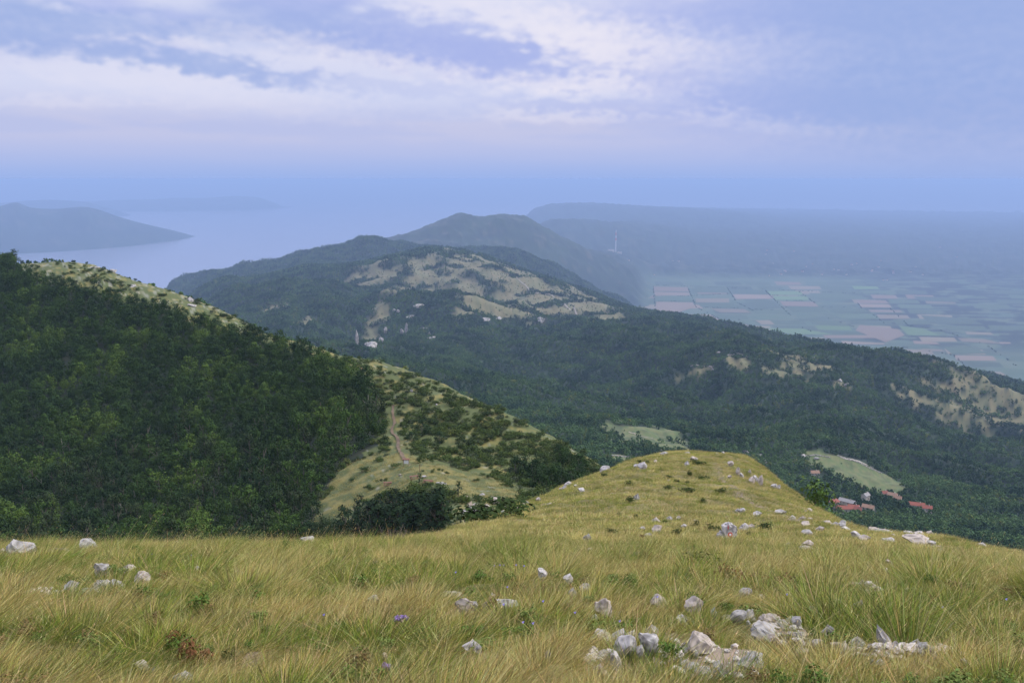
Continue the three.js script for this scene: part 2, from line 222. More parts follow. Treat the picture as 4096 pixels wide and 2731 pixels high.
const saddlePoly = [[745, 1170], [760, 1110], [800, 1070], [870, 1040], [930, 1045], [1010, 1065], [1110, 1090], [1180, 1120], [1225, 1140], [1150, 1160], [1060, 1150], [1010, 1135], [900, 1130], [830, 1150], [790, 1185]].map(([a, b]) => hitDown(a, b, 130, 330)).filter(Boolean).map((h) => [h.x, h.z]);
const openSaddle = (x, z) => z > -330 && z < -110 && inPolygon(saddlePoly, x + 2 * n2(x / 9, z / 9), z);
const region = (u, l) => { for (let k = LINES.length - 1; k > 0; k--) if (l >= lineAt(k, u)) return k; return 0; };
function spurWood(x, z) { const w = 4 * n2(x / 14, z / 14); return inPolygon(woodEdge, x + w, z + w); }
const bigClearing = [[1845, 1046], [1880, 1033], [1920, 1046], [1970, 1062], [2030, 1088], [2085, 1112], [2072, 1134], [2030, 1138], [1985, 1122], [1950, 1106], [1900, 1086], [1860, 1066]].map(([a, b]) => hitDown(a, b, 750, 1500)).filter(Boolean).map((h) => [h.x, h.z]);
// share of open ground at a place beyond the spur: 0 wood .. 1 meadow
function openness(x, z, D) {
  const wob = 0.95 * (D < 2000 ? fbm(x / 55, z / 55, 4) : fbm(x / 170, z / 170, 4)) + 0.5 * fbm(x / 40, z / 40, 3, m2);
  if (D < 1500 && D > 750 && inPolygon(bigClearing, x + 5 * n2(x / 20, z / 20), z + 7 * n2(x / 17, z / 17 + 5))) return 0.62 + 0.38 * smooth(0.35, 0.1, fbm(x / 26, z / 26, 3));
  const scrubby = smooth(0.42, 0.12, fbm(x / 38, z / 38, 4) + 0.12);
  if (D < 1700) return smooth(1.25, 0.75, inAny(clearings, x, z, 1.7 * wob)) * (0.55 + 0.45 * scrubby);
  let o = smooth(1.5, 0.6, inAny(clearings, x, z, 1.7 * wob)) * scrubby;
  if (D > 2700 && D < 6600) { const r = inAny(baldPatches, x, z, 0.9 * wob); o = Math.max(o, smooth(1.9, 0.35, r) * smooth(0.55, -0.05, fbm(x / 170, z / 170, 5, m2) + 0.08)); }
  return o;
}

const houseSpots = [[1916, 1164], [1936, 1179], [1960, 1178], [1970, 1182], [1946, 1161], [1994, 1175], [1988, 1150], [2031, 1141], [2050, 1148], [2062, 1154], [2105, 1171], [2128, 1179], [1871, 1095]].map(([a, b]) => hitDown(a, b, 650, 1300)).filter(Boolean);
const byHouse = (x, z) => houseSpots.some((h) => Math.abs(x - h.x) < 8 && z > h.z - 7 && z < h.z + 12);
const redPath = [[903, 935], [902, 955], [906, 972], [900, 985], [905, 1000], [914, 1012], [914, 1030], [920, 1045], [932, 1058]], redPathAt = redPath.map(([a, b]) => hitDown(a, b, 180, 420)).filter(Boolean);
const byPath = (x, z) => redPathAt.some((p, i) => { const q = redPathAt[Math.min(i + 1, redPathAt.length - 1)]; for (let t = 0; t <= 1; t += 0.2) { const dx = x - mix(p.x, q.x, t), dz = z - mix(p.z, q.z, t); if (Math.abs(dx) < 2.2 && dz > -2 && dz < 5) return true; } return false; });
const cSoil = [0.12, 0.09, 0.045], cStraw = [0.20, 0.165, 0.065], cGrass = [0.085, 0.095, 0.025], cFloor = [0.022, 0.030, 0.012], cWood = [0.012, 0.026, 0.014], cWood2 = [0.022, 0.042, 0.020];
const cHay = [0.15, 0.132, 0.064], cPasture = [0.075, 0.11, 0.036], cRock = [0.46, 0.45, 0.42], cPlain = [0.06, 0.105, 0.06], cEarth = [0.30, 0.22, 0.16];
function landColor(x, z, D, u, l, k) {
  const sc = k < L.foot ? 1.4 : k < L.behind ? 13 : k < L.gap ? 90 : 420, q = fbm(x / sc, z / sc, 4, m2), g = fbm(x / (sc * 0.3), z / (sc * 0.3), 3);
  if (k < L.foot) { const s = smooth(-0.35, 0.4, 0.85 * fbm(x / 2.4, z / 1.1, 3, m2) + 0.45 * fbm(x / 9, z / 4, 2) + 0.09); return mix3(mix3(cGrass, cSoil, 0.45), cStraw, 0.25 + 0.6 * s); }
  if (k < L.behind) {
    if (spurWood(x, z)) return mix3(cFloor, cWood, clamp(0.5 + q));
    const s = smooth(0.0, 0.5, q + 0.6 * g + (openSaddle(x, z) ? 0.22 : 0)); let c = mix3([0.070, 0.090, 0.024], [0.17, 0.152, 0.042], s);
    const rock = smooth(0.42, 0.6, fbm(x / 7, z / 7, 4) + 0.25 * smooth(480, 560, D)); return mix3(c, cRock, 0.3 * rock);
  }
  const pl = plainness(u, D);
  if (u > U_PLAIN && k >= L.gap && D < 12300) return mix3(mix3(cWood, cWood2, clamp(0.5 + q)), mix3(mix3(cPlain, [0.09, 0.12, 0.065], clamp(0.5 + 1.4 * q)), cWood, smooth(0.33, 0.47, u + 0.05 * q) * smooth(-0.25, 0.05, fbm(x / 700, z / 260, 4)) * smooth(6200, 7400, D)), pl);
  if (D > 11500) { const s = smooth(0.12, 0.5, fbm(x / 500, z / 900, 5, m2) + 0.16 * g) * smooth(22000, 12000, D); return mix3(mix3(cWood, cWood2, clamp(0.5 + 1.2 * q)), [0.12, 0.115, 0.08], 0.3 * s); }
  if (k >= L.gap2) { const s = smooth(0.22, 0.5, fbm(x / 260, z / 420, 5)); return mix3(mix3(cWood, cWood2, clamp(0.5 + 1.5 * q)), [0.12, 0.11, 0.08], 0.4 * s); }
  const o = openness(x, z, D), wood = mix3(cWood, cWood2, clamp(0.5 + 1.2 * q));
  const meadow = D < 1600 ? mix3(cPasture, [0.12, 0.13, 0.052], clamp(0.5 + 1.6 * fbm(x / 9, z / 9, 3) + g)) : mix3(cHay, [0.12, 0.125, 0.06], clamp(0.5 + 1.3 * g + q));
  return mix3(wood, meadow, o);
}
const owners = {
  meadow_hill: ['golden grass hillside running down to the rounded shoulder', 'hill'],
  wooded_spur: ['steep spur with dark forest and scrubby grass beyond the meadow', 'hill'],
  forest_valley: ['broad forested valley floor and slopes below the meadow shoulder', 'valley'],
  bald_mountain: ['middle mountain with pale bald meadow patches above the forest', 'mountain'],
  dark_ridge: ['dark blue wooded ridge just behind the bald mountain', 'ridge'],
  far_mountain: ['hazy blue twin-topped mountain in the middle distance', 'mountain'],
  farmland_plain: ['hazy lowland of fields and woods reaching to the horizon', 'plain'],
};
function ownerOf(u, l, k) {
  if (k < L.foot) return 'meadow_hill'; if (k < L.behind) return 'wooded_spur'; if (k < L.shelf) return 'forest_valley'; if (k < L.gap) return 'bald_mountain';
  if (u > U_PLAIN || k >= L.edge) return 'farmland_plain'; if (k < L.gap2) return 'dark_ridge'; return 'far_mountain';
}
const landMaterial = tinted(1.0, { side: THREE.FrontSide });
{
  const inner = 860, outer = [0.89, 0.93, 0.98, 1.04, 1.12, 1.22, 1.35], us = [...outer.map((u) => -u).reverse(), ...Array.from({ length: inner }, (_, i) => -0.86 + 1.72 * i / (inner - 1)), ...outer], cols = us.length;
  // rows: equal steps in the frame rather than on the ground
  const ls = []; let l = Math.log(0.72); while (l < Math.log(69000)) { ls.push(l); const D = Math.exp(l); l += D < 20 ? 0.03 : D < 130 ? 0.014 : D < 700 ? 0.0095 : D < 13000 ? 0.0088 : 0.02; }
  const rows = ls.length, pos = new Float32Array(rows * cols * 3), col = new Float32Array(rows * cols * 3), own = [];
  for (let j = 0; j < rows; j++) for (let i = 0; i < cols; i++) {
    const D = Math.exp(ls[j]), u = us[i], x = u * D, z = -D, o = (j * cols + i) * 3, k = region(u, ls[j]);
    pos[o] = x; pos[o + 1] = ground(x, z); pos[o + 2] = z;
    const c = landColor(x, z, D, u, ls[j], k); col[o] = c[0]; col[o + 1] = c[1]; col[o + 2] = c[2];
    own.push(ownerOf(u, ls[j], k));
  }
  const faces = {}, SEA = -40;
  for (let j = 0; j < rows - 1; j++) for (let i = 0; i < cols - 1; i++) {
    const a = j * cols + i, b = a + 1, c = a + cols, d = c + 1;
    if (Math.max(pos[a * 3 + 1], pos[b * 3 + 1], pos[c * 3 + 1], pos[d * 3 + 1]) < SEA && ls[j] > 8) continue;
    (faces[own[a]] ??= []).push(a, b, c, b, d, c);
  }
  const g0 = new THREE.BufferGeometry(); g0.setAttribute('position', new THREE.BufferAttribute(pos, 3)); g0.setIndex(Object.values(faces).flat()); g0.computeVertexNormals();
  const nor = g0.attributes.normal.array;
  for (const [name, list] of Object.entries(faces)) {
    const map = new Map(), p = [], n = [], c = [], ix = [];
    for (const v of list) { let m = map.get(v); if (m === undefined) { m = map.size; map.set(v, m); p.push(pos[v * 3], pos[v * 3 + 1], pos[v * 3 + 2]); n.push(nor[v * 3], nor[v * 3 + 1], nor[v * 3 + 2]); c.push(col[v * 3], col[v * 3 + 1], col[v * 3 + 2]); } ix.push(m); }
    const g = new THREE.BufferGeometry(); g.setAttribute('position', new THREE.Float32BufferAttribute(p, 3)); g.setAttribute('normal', new THREE.Float32BufferAttribute(n, 3)); g.setAttribute('color', new THREE.Float32BufferAttribute(c, 3)); g.setIndex(ix);
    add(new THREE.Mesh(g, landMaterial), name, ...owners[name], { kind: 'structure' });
  }
}
// ---------------------------------------------------------------- sea, bending away with the earth, and the islands
const EARTH = 7.4e6, seaLevel = (d) => -d * d / (2 * EARTH);
{
  const p = [], ix = [], R = 60, A = 90;
  for (let j = 0; j <= R; j++) for (let i = 0; i <= A; i++) { const d = 2500 * Math.pow(145000 / 2500, j / R), a = (-62 + 124 * i / A) * Math.PI / 180; p.push(d * Math.sin(a), seaLevel(d), -d * Math.cos(a)); }
  for (let j = 0; j < R; j++) for (let i = 0; i < A; i++) { const a = j * (A + 1) + i, b = a + 1, c = a + A + 1, d = c + 1; ix.push(a, b, c, b, d, c); }
  const g = new THREE.BufferGeometry(); g.setAttribute('position', new THREE.Float32BufferAttribute(p, 3)); g.setIndex(ix); g.computeVertexNormals();
  add(new THREE.Mesh(g, std(0.22, 0.24, 0.31, 0.2)), 'sea', 'calm pale sea between the islands and the mountain coast', 'sea', { kind: 'structure' });
}
function island(name, label, shore, crest, depth, back) {
  const us = [], n = 150, f = (list) => { const p = list.map(([px, py]) => slopes(px, py)); return pchip(p.map((q) => q[0]), p.map((q) => q[1])); };
  const fs = f(shore), fc = f(crest), u0 = slopes(shore[0][0], shore[0][1])[0], u1 = slopes(...shore[shore.length - 1])[0], M = 26, p = [], c = [], ix = [];
  for (let i = 0; i <= n; i++) {
    const u = mix(u0, u1, i / n), s = fs(u), D0 = EYE / -s, thick = depth * Math.pow(clamp((u1 - u) / (u1 - u0) * 1.6), 0.6) + 60, Dc = D0 + thick, hc = Math.max(3, EYE + fc(u) * Dc);
    for (let j = 0; j <= M; j++) {
      const v = j / M, D = v < 0.5 ? mix(D0, Dc, v * 2) : mix(Dc, Dc + thick * back, v * 2 - 1), w = Math.sin(Math.PI * Math.min(1, v)), x = u * D, z = -D;
      const rise = v < 0.5 ? smooth(-0.25, 1, v * 2) * 1.0 - smooth(-0.25, 1, 0) * (1 - v * 2) : smooth(1, 0, v * 2 - 1);
      const y = seaLevel(D) - 4 + (hc + 4) * rise + w * (1 - Math.exp(-Math.pow((v - 0.5) / 0.12, 2))) * hc * 0.16 * roughly(x, z, 1900, 4);
      p.push(x, y, z); const t = clamp(0.5 + 1.3 * fbm(x / 900, z / 900, 4, m2)), q = mix3(cWood, cWood2, t), o = smooth(0.15, 0.5, fbm(x / 700, z / 700, 4)); c.push(...mix3(q, [0.10, 0.095, 0.065], 0.35 * o));
    }
  }
  for (let i = 0; i < n; i++) for (let j = 0; j < M; j++) { const a = i * (M + 1) + j, b = a + 1, d = a + M + 1, e = d + 1; ix.push(a, d, b, b, d, e); }
  const g = new THREE.BufferGeometry(); g.setAttribute('position', new THREE.Float32BufferAttribute(p, 3)); g.setAttribute('color', new THREE.Float32BufferAttribute(c, 3)); g.setIndex(ix); g.computeVertexNormals();
  add(new THREE.Mesh(g, landMaterial), name, label, 'island', { kind: 'structure' });
}
island('island', 'large blue island with a pointed cape, nearest in the sea', [[-420, 604], [-200, 594], [0, 582], [120, 576], [200, 571], [300, 562], [390, 551], [425, 545], [447, 540]], [[-420, 480], [-200, 472], [-60, 478], [0, 470], [35, 462], [70, 474], [120, 477], [190, 472], [230, 480], [260, 491], [330, 511], [400, 527], [430, 535], [447, 540]], 3600, 0.9);
island('island', 'pale low island showing behind the large cape island', [[-420, 500], [-100, 498], [100, 496], [240, 492], [300, 489]], [[-420, 470], [-100, 462], [0, 461], [60, 456], [110, 454], [190, 458], [240, 470], [300, 489]], 3000, 0.8);
island('island', 'faint farthest island, a thin blue strip under the horizon', [[120, 478], [250, 479], [400, 478], [560, 476], [620, 473], [672, 469]], [[120, 462], [200, 456], [290, 452], [350, 451], [400, 448], [460, 448], [540, 444], [585, 446], [625, 457], [650, 467], [672, 468]], 4000, 0.7);
// ---------------------------------------------------------------- foliage
const V3 = (x, y, z) => new THREE.Vector3(x, y, z);
// leaf sprays: small bent faces spread through the lumps of a crown, each spray one tone
function leafGeometry(points, seed, size, tone = 0.22) {
  const r = rng(seed), p = [], n = [], c = [], ix = [], a = V3(), b = V3(), q = V3();
  for (const [x, y, z, ox, oy, oz] of points) {
    q.set(ox + (r() - 0.5) * 1.1, oy + 0.35 + (r() - 0.5) * 1.1, oz + (r() - 0.5) * 1.1).normalize();
    a.set(r() - 0.5, r() - 0.5, r() - 0.5).cross(q).normalize(); b.crossVectors(q, a);
    const s = size * (0.6 + 0.8 * r()), w = s * (0.55 + 0.3 * r()), o = p.length / 3, t = 1 + tone * (r() * 2 - 1), warm = 1 + 0.12 * (r() * 2 - 1);
    for (const [i, j, k] of [[-1, 0, -0.25], [0, -1, 0.12], [1, 0, -0.25], [0, 1, 0.12]]) {
      p.push(x + a.x * s * i + b.x * w * j + q.x * s * k, y + a.y * s * i + b.y * w * j + q.y * s * k, z + a.z * s * i + b.z * w * j + q.z * s * k);
      n.push(q.x, q.y, q.z); c.push(t * warm, t, t * 0.95);
    }
    ix.push(o, o + 1, o + 3, o + 1, o + 2, o + 3);
  }
  const g = new THREE.BufferGeometry(); g.setAttribute('position', new THREE.Float32BufferAttribute(p, 3)); g.setAttribute('normal', new THREE.Float32BufferAttribute(n, 3)); g.setAttribute('color', new THREE.Float32BufferAttribute(c, 3)); g.setIndex(ix);
  return g;
}
// a broadleaf crown of uneven lumps; height 1, about 0.8 wide, from y = low
function broadPoints(seed, count, low = 0.16, wide = 0.42, lumps = 13) {
  const r = rng(seed), L = [], out = [];
  for (let i = 0; i < lumps; i++) { const h = low + 0.1 + (0.9 - low - 0.1) * r(), a = r() * 6.283, w = wide * Math.pow(Math.sin(Math.PI * clamp((h - low + 0.08) / (1.08 - low), 0, 1)), 0.7), d = w * (0.35 + 0.5 * r()); L.push([Math.cos(a) * d, h, Math.sin(a) * d, 0.12 + 0.1 * r()]); }
  L.push([0, 0.86, 0, 0.15]);
  for (let i = 0; i < count; i++) {
    const [x, y, z, R] = L[(r() * L.length) | 0], a = r() * 6.283, cy = r() * 2 - 1, s = Math.sqrt(1 - cy * cy), d = R * Math.pow(r(), 0.28), ox = Math.cos(a) * s, oz = Math.sin(a) * s;
    out.push([x + ox * d, Math.max(low * 0.7, y + cy * d * 0.85), z + oz * d, ox, cy, oz]);
  }
  return out;
}
function pinePoints(seed, count, wide = 0.3) {
  const r = rng(seed), out = [], whorls = 11;
  const arms = []; for (let i = 0; i < whorls; i++) for (let k = 0; k < 5; k++) { const h = 0.14 + 0.82 * i / whorls, a = r() * 6.283, len = wide * Math.pow(1 - (h - 0.1) / 0.95, 0.75) * (0.6 + 0.6 * r()) + 0.03; arms.push([h, a, len]); }
  for (let i = 0; i < count; i++) { const [h, a, len] = arms[(r() * arms.length) | 0], d = len * Math.sqrt(r()), ox = Math.cos(a), oz = Math.sin(a); out.push([ox * d + (r() - 0.5) * 0.07, h + d * 0.18 + (r() - 0.5) * 0.07, oz * d + (r() - 0.5) * 0.07, ox * 0.7, 0.6, oz * 0.7]); }
  return out;
}
function bushPoints(seed, count) { const r = rng(seed), out = [], lumps = Array.from({ length: 8 }, () => [(r() - 0.5) * 0.75, 0.25 + 0.4 * r(), (r() - 0.5) * 0.75, 0.22 + 0.14 * r()]); for (let i = 0; i < count; i++) { const [x, y, z, R] = lumps[(r() * 8) | 0], a = r() * 6.283, cy = r() * 1.6 - 0.6, s = Math.sqrt(Math.max(0, 1 - cy * cy)), d = R * Math.pow(r(), 0.3); out.push([x + Math.cos(a) * s * d, Math.max(0.02, y + cy * d), z + Math.sin(a) * s * d, Math.cos(a) * s, cy, Math.sin(a) * s]); } return out; }
function trunkGeometry(seed, top = 0.75, r0 = 0.022) {
  const r = rng(seed), parts = [], tube = (pts, ra, rb) => { const curve = new THREE.CatmullRomCurve3(pts), g = new THREE.TubeGeometry(curve, 4, 1, 5), p = g.attributes.position, c = V3(); for (let i = 0; i <= 4; i++) { curve.getPointAt(i / 4, c); const R = mix(ra, rb, i / 4); for (let j = 0; j <= 5; j++) { const k = i * 6 + j; p.setXYZ(k, c.x + (p.getX(k) - c.x) * R, c.y + (p.getY(k) - c.y) * R, c.z + (p.getZ(k) - c.z) * R); } } return g; };
  const mid = V3((r() - 0.5) * 0.05, top * 0.5, (r() - 0.5) * 0.05), end = V3((r() - 0.5) * 0.08, top, (r() - 0.5) * 0.08);
  parts.push(tube([V3(0, -0.06, 0), V3(mid.x * 0.3, top * 0.25, 0), mid, end], r0, r0 * 0.35));
  for (let i = 0; i < 4; i++) { const a = r() * 6.283, h = top * (0.35 + 0.45 * r()), b = V3(mid.x * 0.8, h, mid.z * 0.8); parts.push(tube([b, V3(b.x + Math.cos(a) * 0.1, h + 0.09, b.z + Math.sin(a) * 0.1), V3(b.x + Math.cos(a) * 0.2, h + 0.22, b.z + Math.sin(a) * 0.2)], r0 * 0.45, r0 * 0.15)); }
  return mergeGeometries(parts);
}
const leafMat = (r, g, b) => { const m = new THREE.MeshPhysicalMaterial({ vertexColors: true, roughness: 0.75, side: THREE.DoubleSide, specularIntensity: 0.12 }); m.color.setRGB(r, g, b); return m; };
const GREENS = [[0.031, 0.060, 0.017], [0.043, 0.080, 0.018], [0.021, 0.041, 0.016], [0.070, 0.115, 0.024], [0.034, 0.052, 0.022]];
const greenMats = GREENS.map((g) => leafMat(...g)), whiteLeaf = leafMat(1, 1, 1);
const pineMats = [[0.016, 0.032, 0.014], [0.020, 0.038, 0.016], [0.014, 0.026, 0.014]].map((g) => leafMat(...g)), bushMats = [[0.045, 0.070, 0.018], [0.062, 0.088, 0.022], [0.032, 0.050, 0.018], [0.080, 0.098, 0.030], [0.055, 0.072, 0.040]].map((g) => leafMat(...g)), juniperMats = [[0.026, 0.044, 0.012], [0.036, 0.052, 0.014]].map((g) => leafMat(...g));
const barkMat = std(0.10, 0.085, 0.07), paleBark = std(0.26, 0.24, 0.21);
const broadGeos = [1, 2, 3, 4, 5].map((s) => leafGeometry(broadPoints(s * 17, 620), s * 31, 0.030)), trunks = [1, 2, 3].map((s) => trunkGeometry(s * 7));
const pineGeos = [1, 2, 3].map((s) => leafGeometry(pinePoints(s * 13, 520), s * 19, 0.026)), bushGeos = [1, 2, 3, 4].map((s) => leafGeometry(bushPoints(s * 23, 260), s * 29, 0.065));
const farGeos = [1, 2, 3, 4].map((s) => leafGeometry(broadPoints(s * 41, 150, 0.05, 0.45, 9), s * 43, 0.075));
function tree(name, x, z, height, width, crownGeo, crownMat, trunkGeo, trunkMat, turn, label, category, group, sink = 0) {
  const g = new THREE.Group(), y = ground(x, z) - sink; g.position.set(x, y, z); g.rotation.y = turn;
  part(trunkGeo, trunkMat, 'trunk', g).scale.set(height, height, height); part(crownGeo, crownMat, 'crown', g).scale.set(width / 0.84, height, width / 0.84);
  return add(g, name, label, category, { group });
}
const M4 = new THREE.Matrix4(), Q = new THREE.Quaternion(), UP = V3(0, 1, 0), S = V3(), P = V3(), C = new THREE.Color();
// many copies of a few shapes, as one object of parts: rows of [x, y, z, turn, sx, sy, sz, r, g, b]
function scatter(name, label, category, geos, material, rows, lean) {
  const holder = new THREE.Group();
  geos.forEach((geo, k) => {
    const mine = rows.filter((_, i) => i % geos.length === k); if (!mine.length) return;
    const m = new THREE.InstancedMesh(geo, material, mine.length); m.name = 'clumps'; m.userData.kind = 'stuff';
    mine.forEach(([x, y, z, turn, sx, sy, sz, r, g, b], i) => { Q.setFromAxisAngle(UP, turn); if (lean) Q.premultiply(lean(x, z)); m.setMatrixAt(i, M4.compose(P.set(x, y, z), Q, S.set(sx, sy, sz))); m.setColorAt(i, C.setRGB(r, g, b)); });
    holder.add(m);
  });
  return add(holder, name, label, category, { kind: 'stuff' });
}
const seen = (x, y, z) => { const D = -z, u = x / D; return Math.abs(u) < 0.74 && (y - EYE) / D > look(TOP, u, Math.log(D) - 0.01) - (D > 900 ? 0.02 : 0.004); };

// ---------------------------------------------------------------- the wood on the spur: the trees that show largest one by one, the rest as one mass
{
  const r = rng(101), all = [];
  for (let z = -130; z > -730; z -= 5.4) for (let x = -620; x < 40; x += 5.4) {
    const X = x + (r() - 0.5) * 5.4, Z = z + (r() - 0.5) * 5.4, D = -Z, u = X / D; if (u < -0.76 || u > 0) { continue; }
    const l = Math.log(D); if (l < lineAt(L.foot, u) - 0.02 || l > lineAt(L.ridge, u) + 0.05 || !spurWood(X, Z)) continue;
    const low = smooth(330, 220, D), big = Math.pow(r(), 1.6), h = (7.6 + 5.6 * big) * (1 - 0.2 * low), w = (5.2 + 3.8 * big) * (1 - 0.1 * low), y = ground(X, Z);
    if (!seen(X, y + h, Z)) continue;
    const tone = clamp(0.5 + 0.9 * fbm(X / 60, Z / 60, 3) + 0.7 * (r() - 0.5)); all.push({ X, Z, D, h, w, y, tone, k: r(), t: r() * 6.283 });
  }
  all.sort((a, b) => b.w / b.D * (Math.abs(b.X / b.D) < 0.62 ? 1 : 0.3) - a.w / a.D * (Math.abs(a.X / a.D) < 0.62 ? 1 : 0.3));
  all.slice(0, 300).forEach((t, i) => tree('broadleaf_tree', t.X, t.Z, t.h, t.w, broadGeos[i % 5], greenMats[t.tone > 0.86 ? 3 : t.tone > 0.62 ? 1 : t.tone < 0.3 ? 2 : t.k < 0.5 ? 0 : 4], trunks[i % 3], t.k < 0.05 ? paleBark : barkMat, t.t, 'dark green broadleaf tree in the lower, nearest part of the dense spur forest', 'tree', 'nearest trees of the spur forest'));
  scatter('forest', 'dense dark green broadleaf forest covering the upper slope of the spur', 'forest', broadGeos, whiteLeaf, all.slice(300).map((t) => { const g = mix3(GREENS[2], t.tone > 0.85 ? GREENS[3] : GREENS[1], t.tone); return [t.X, t.y - 0.6, t.Z, t.t, t.w / 0.84, t.h, t.w / 0.84, ...g]; }));
  console.log('spur trees', all.length);
}
// ---------------------------------------------------------------- valley and mountain forests
{
  const r = rng(202), near = [], far = [];
  for (let D = 430; D < 7600;) {
    const s = D < 1500 ? 7.2 : D < 2600 ? 8.6 : D < 4600 ? 12 : 17;
    for (let x = -0.7 * D; x < 0.7 * D; x += s) {
      const X = x + (r() - 0.5) * s * 0.9, Z = -(D + (r() - 0.5) * s * 0.9), d = -Z, u = X / d, l = Math.log(d);
      if (l < lineAt(L.behind, u) - 0.35 || (l < lineAt(L.ridge, u) + 0.1 && X < 20)) continue;
      if (u > U_PLAIN && l > lineAt(L.bald, u) + 0.08) continue;
      const y = ground(X, Z); if (y < 15 || (d < 1400 && byHouse(X, Z))) continue;
      const h = s * (0.85 + 0.75 * r()); if (!seen(X, y + h, Z)) continue;
      const open = openness(X, Z, d); if (open > 0.5 ? r() > (d > 2000 ? 0.30 : 0.03) : r() < open * 0.6) continue;
      const w = s * (0.9 + 0.9 * Math.pow(r(), 2)), tone = clamp(0.5 + 1.2 * fbm(X / 150, Z / 150, 4, m2) + 0.75 * (r() - 0.5));
      const g = mix3([0.022, 0.050, 0.024], r() < 0.07 ? [0.13, 0.165, 0.045] : [0.078, 0.138, 0.048], tone), k = open > 0.5 ? 0.25 + 0.4 * r() : 1;
      (d < 4300 ? near : far).push([X, y - 0.12 * h, Z, r() * 6.283, w * k, h * k, w * k, ...g]);
    }
    D += s;
  }
  scatter('valley_forest', 'blue-green forest filling the valley and the slopes below the bald mountain', 'forest', farGeos, whiteLeaf, near);
  scatter('mountain_forest', 'hazy dark forest on the upper flanks of the bald mountain and the ridges behind', 'forest', farGeos.slice(0, 2), whiteLeaf, far);
  console.log('valley trees', near.length, far.length);
}
// ---------------------------------------------------------------- limestone
// an angular lump: a sphere cut by random planes, then roughened; y up, about 1 in radius
function rockGeometry(seed, detail = 3, cuts = 13, faces = []) {
  const r = rng(seed), g = mergeVertices(new THREE.IcosahedronGeometry(1, detail).deleteAttribute('normal').deleteAttribute('uv')), p = g.attributes.position, v = V3(), planes = faces.map(([x, y, z, d]) => [V3(x, y, z).normalize(), d]);
  for (let i = 0; i < cuts; i++) planes.push([V3(r() * 2 - 1, r() * 1.6 - 0.6, r() * 2 - 1).normalize(), 0.38 + 0.42 * r()]);
  const o = seed * 3.7, c = [];
  for (let i = 0; i < p.count; i++) {
    v.fromBufferAttribute(p, i); const raw = v.clone();
    for (const [n, d] of planes) { const k = v.dot(n) - d; if (k > 0) v.addScaledVector(n, -k * 0.96); }
    const flat = faces.some(([x, y, z, d]) => Math.abs(v.dot(V3(x, y, z).normalize()) - d) < 0.05);
    if (!flat) v.multiplyScalar(1 + 0.16 * n3(raw.x * 1.4 + o, raw.y * 1.4, raw.z * 1.4) + 0.07 * n3(raw.x * 4 + o, raw.y * 4, raw.z * 4) + 0.03 * n3(raw.x * 11 + o, raw.y * 11, raw.z * 11));
    p.setXYZ(i, v.x, v.y, v.z);
    const a = 0.5 + 0.5 * n3(raw.x * 2.2, raw.y * 2.2 + o, raw.z * 2.2), b = n3(raw.x * 6 + 9, raw.y * 6, raw.z * 6 + o), k = (0.80 + 0.25 * a) * (b < -0.25 ? 0.55 : 1) * (1 + 0.1 * b);   // lichen and weathering spots
    c.push(k * (1 + 0.05 * a), k, k * (0.97 - 0.05 * a));
  }
  g.setAttribute('color', new THREE.Float32BufferAttribute(c, 3));
  return toCreasedNormals(g, 0.3);
}
const stoneMat = (r, g, b) => { const m = tinted(0.95); m.color.setRGB(r, g, b); return m; };
const stones = [stoneMat(0.43, 0.42, 0.42), stoneMat(0.34, 0.335, 0.33), stoneMat(0.40, 0.36, 0.325)];
const rockGeos = Array.from({ length: 9 }, (_, i) => rockGeometry(i * 5 + 3)), smallRocks = Array.from({ length: 6 }, (_, i) => rockGeometry(i * 7 + 60, 2, 9));
const footprints = [];   // where no grass grows: [x, z, radius]
// a stone seen w by h at a place of the frame, set into the ground there
function rock(px, py, w, h, o = {}) {
  const at = hitDown(px, py + h * 0.5, 3.2, o.far ?? 170); if (!at) return null;
  const k = at.D * 1.06 / F, r = rng(Math.round(px * 131 + py * 17)), W = w * k * (at.D < 11 ? 0.57 : 0.66), H = h * k * (o.tall ? o.tall * 1.05 : 0.72) + (at.D < 11 ? 0.02 : at.D < 60 ? 0.05 : 0.06), big = w * at.D / F > 0.16 && w > 22, list = big ? rockGeos : smallRocks;
  const m = new THREE.Mesh(o.geo ?? list[(r() * list.length) | 0], stones[o.mat ?? (r() * 3) | 0]), depth = W * (o.deep ?? 0.75 + 0.35 * r());
  m.position.set(at.x, 0, at.z - depth * 0.45); m.position.y = ground(m.position.x, m.position.z) + H * (o.lift ? o.lift + 0.1 : 0.38) + Math.min(at.D < 11 ? 0.05 : 0.09, 0.5 * H);
  m.scale.set(W, H, depth); m.rotation.set((r() - 0.5) * 0.3, o.turn ?? (r() - 0.5) * 1.2, o.roll ?? (r() - 0.5) * 0.35);
  footprints.push([m.position.x, m.position.z, Math.max(W, depth) * 0.95], [m.position.x - W * 0.25, m.position.z + depth * 0.9 + 0.10, Math.max(W * 1.0, 0.10)], [m.position.x - W * 0.6, m.position.z + depth * 0.4 + 0.05, Math.max(W * 0.6, 0.08)]);
  const near = at.D < 13, area = o.area ?? (near ? 'near' : at.D < 40 ? 'mid' : 'knoll');
  const shared = { near: ['small pale limestone stone lying loose in the nearest meadow grass', 'loose stones in the nearest grass'], mid: ['pale limestone rock poking out of the middle of the sloping meadow', 'rocks in the middle of the meadow'], knoll: ['small grey-white rock on the far rounded grass shoulder', 'rocks on the grass shoulder'], saddle: ['pale rock among scrub at the grassy saddle below the meadow', 'rocks at the saddle'] }[area];
  return add(m, 'rock', o.label ?? shared[0], 'rock', o.label ? {} : { group: shared[1] });
}
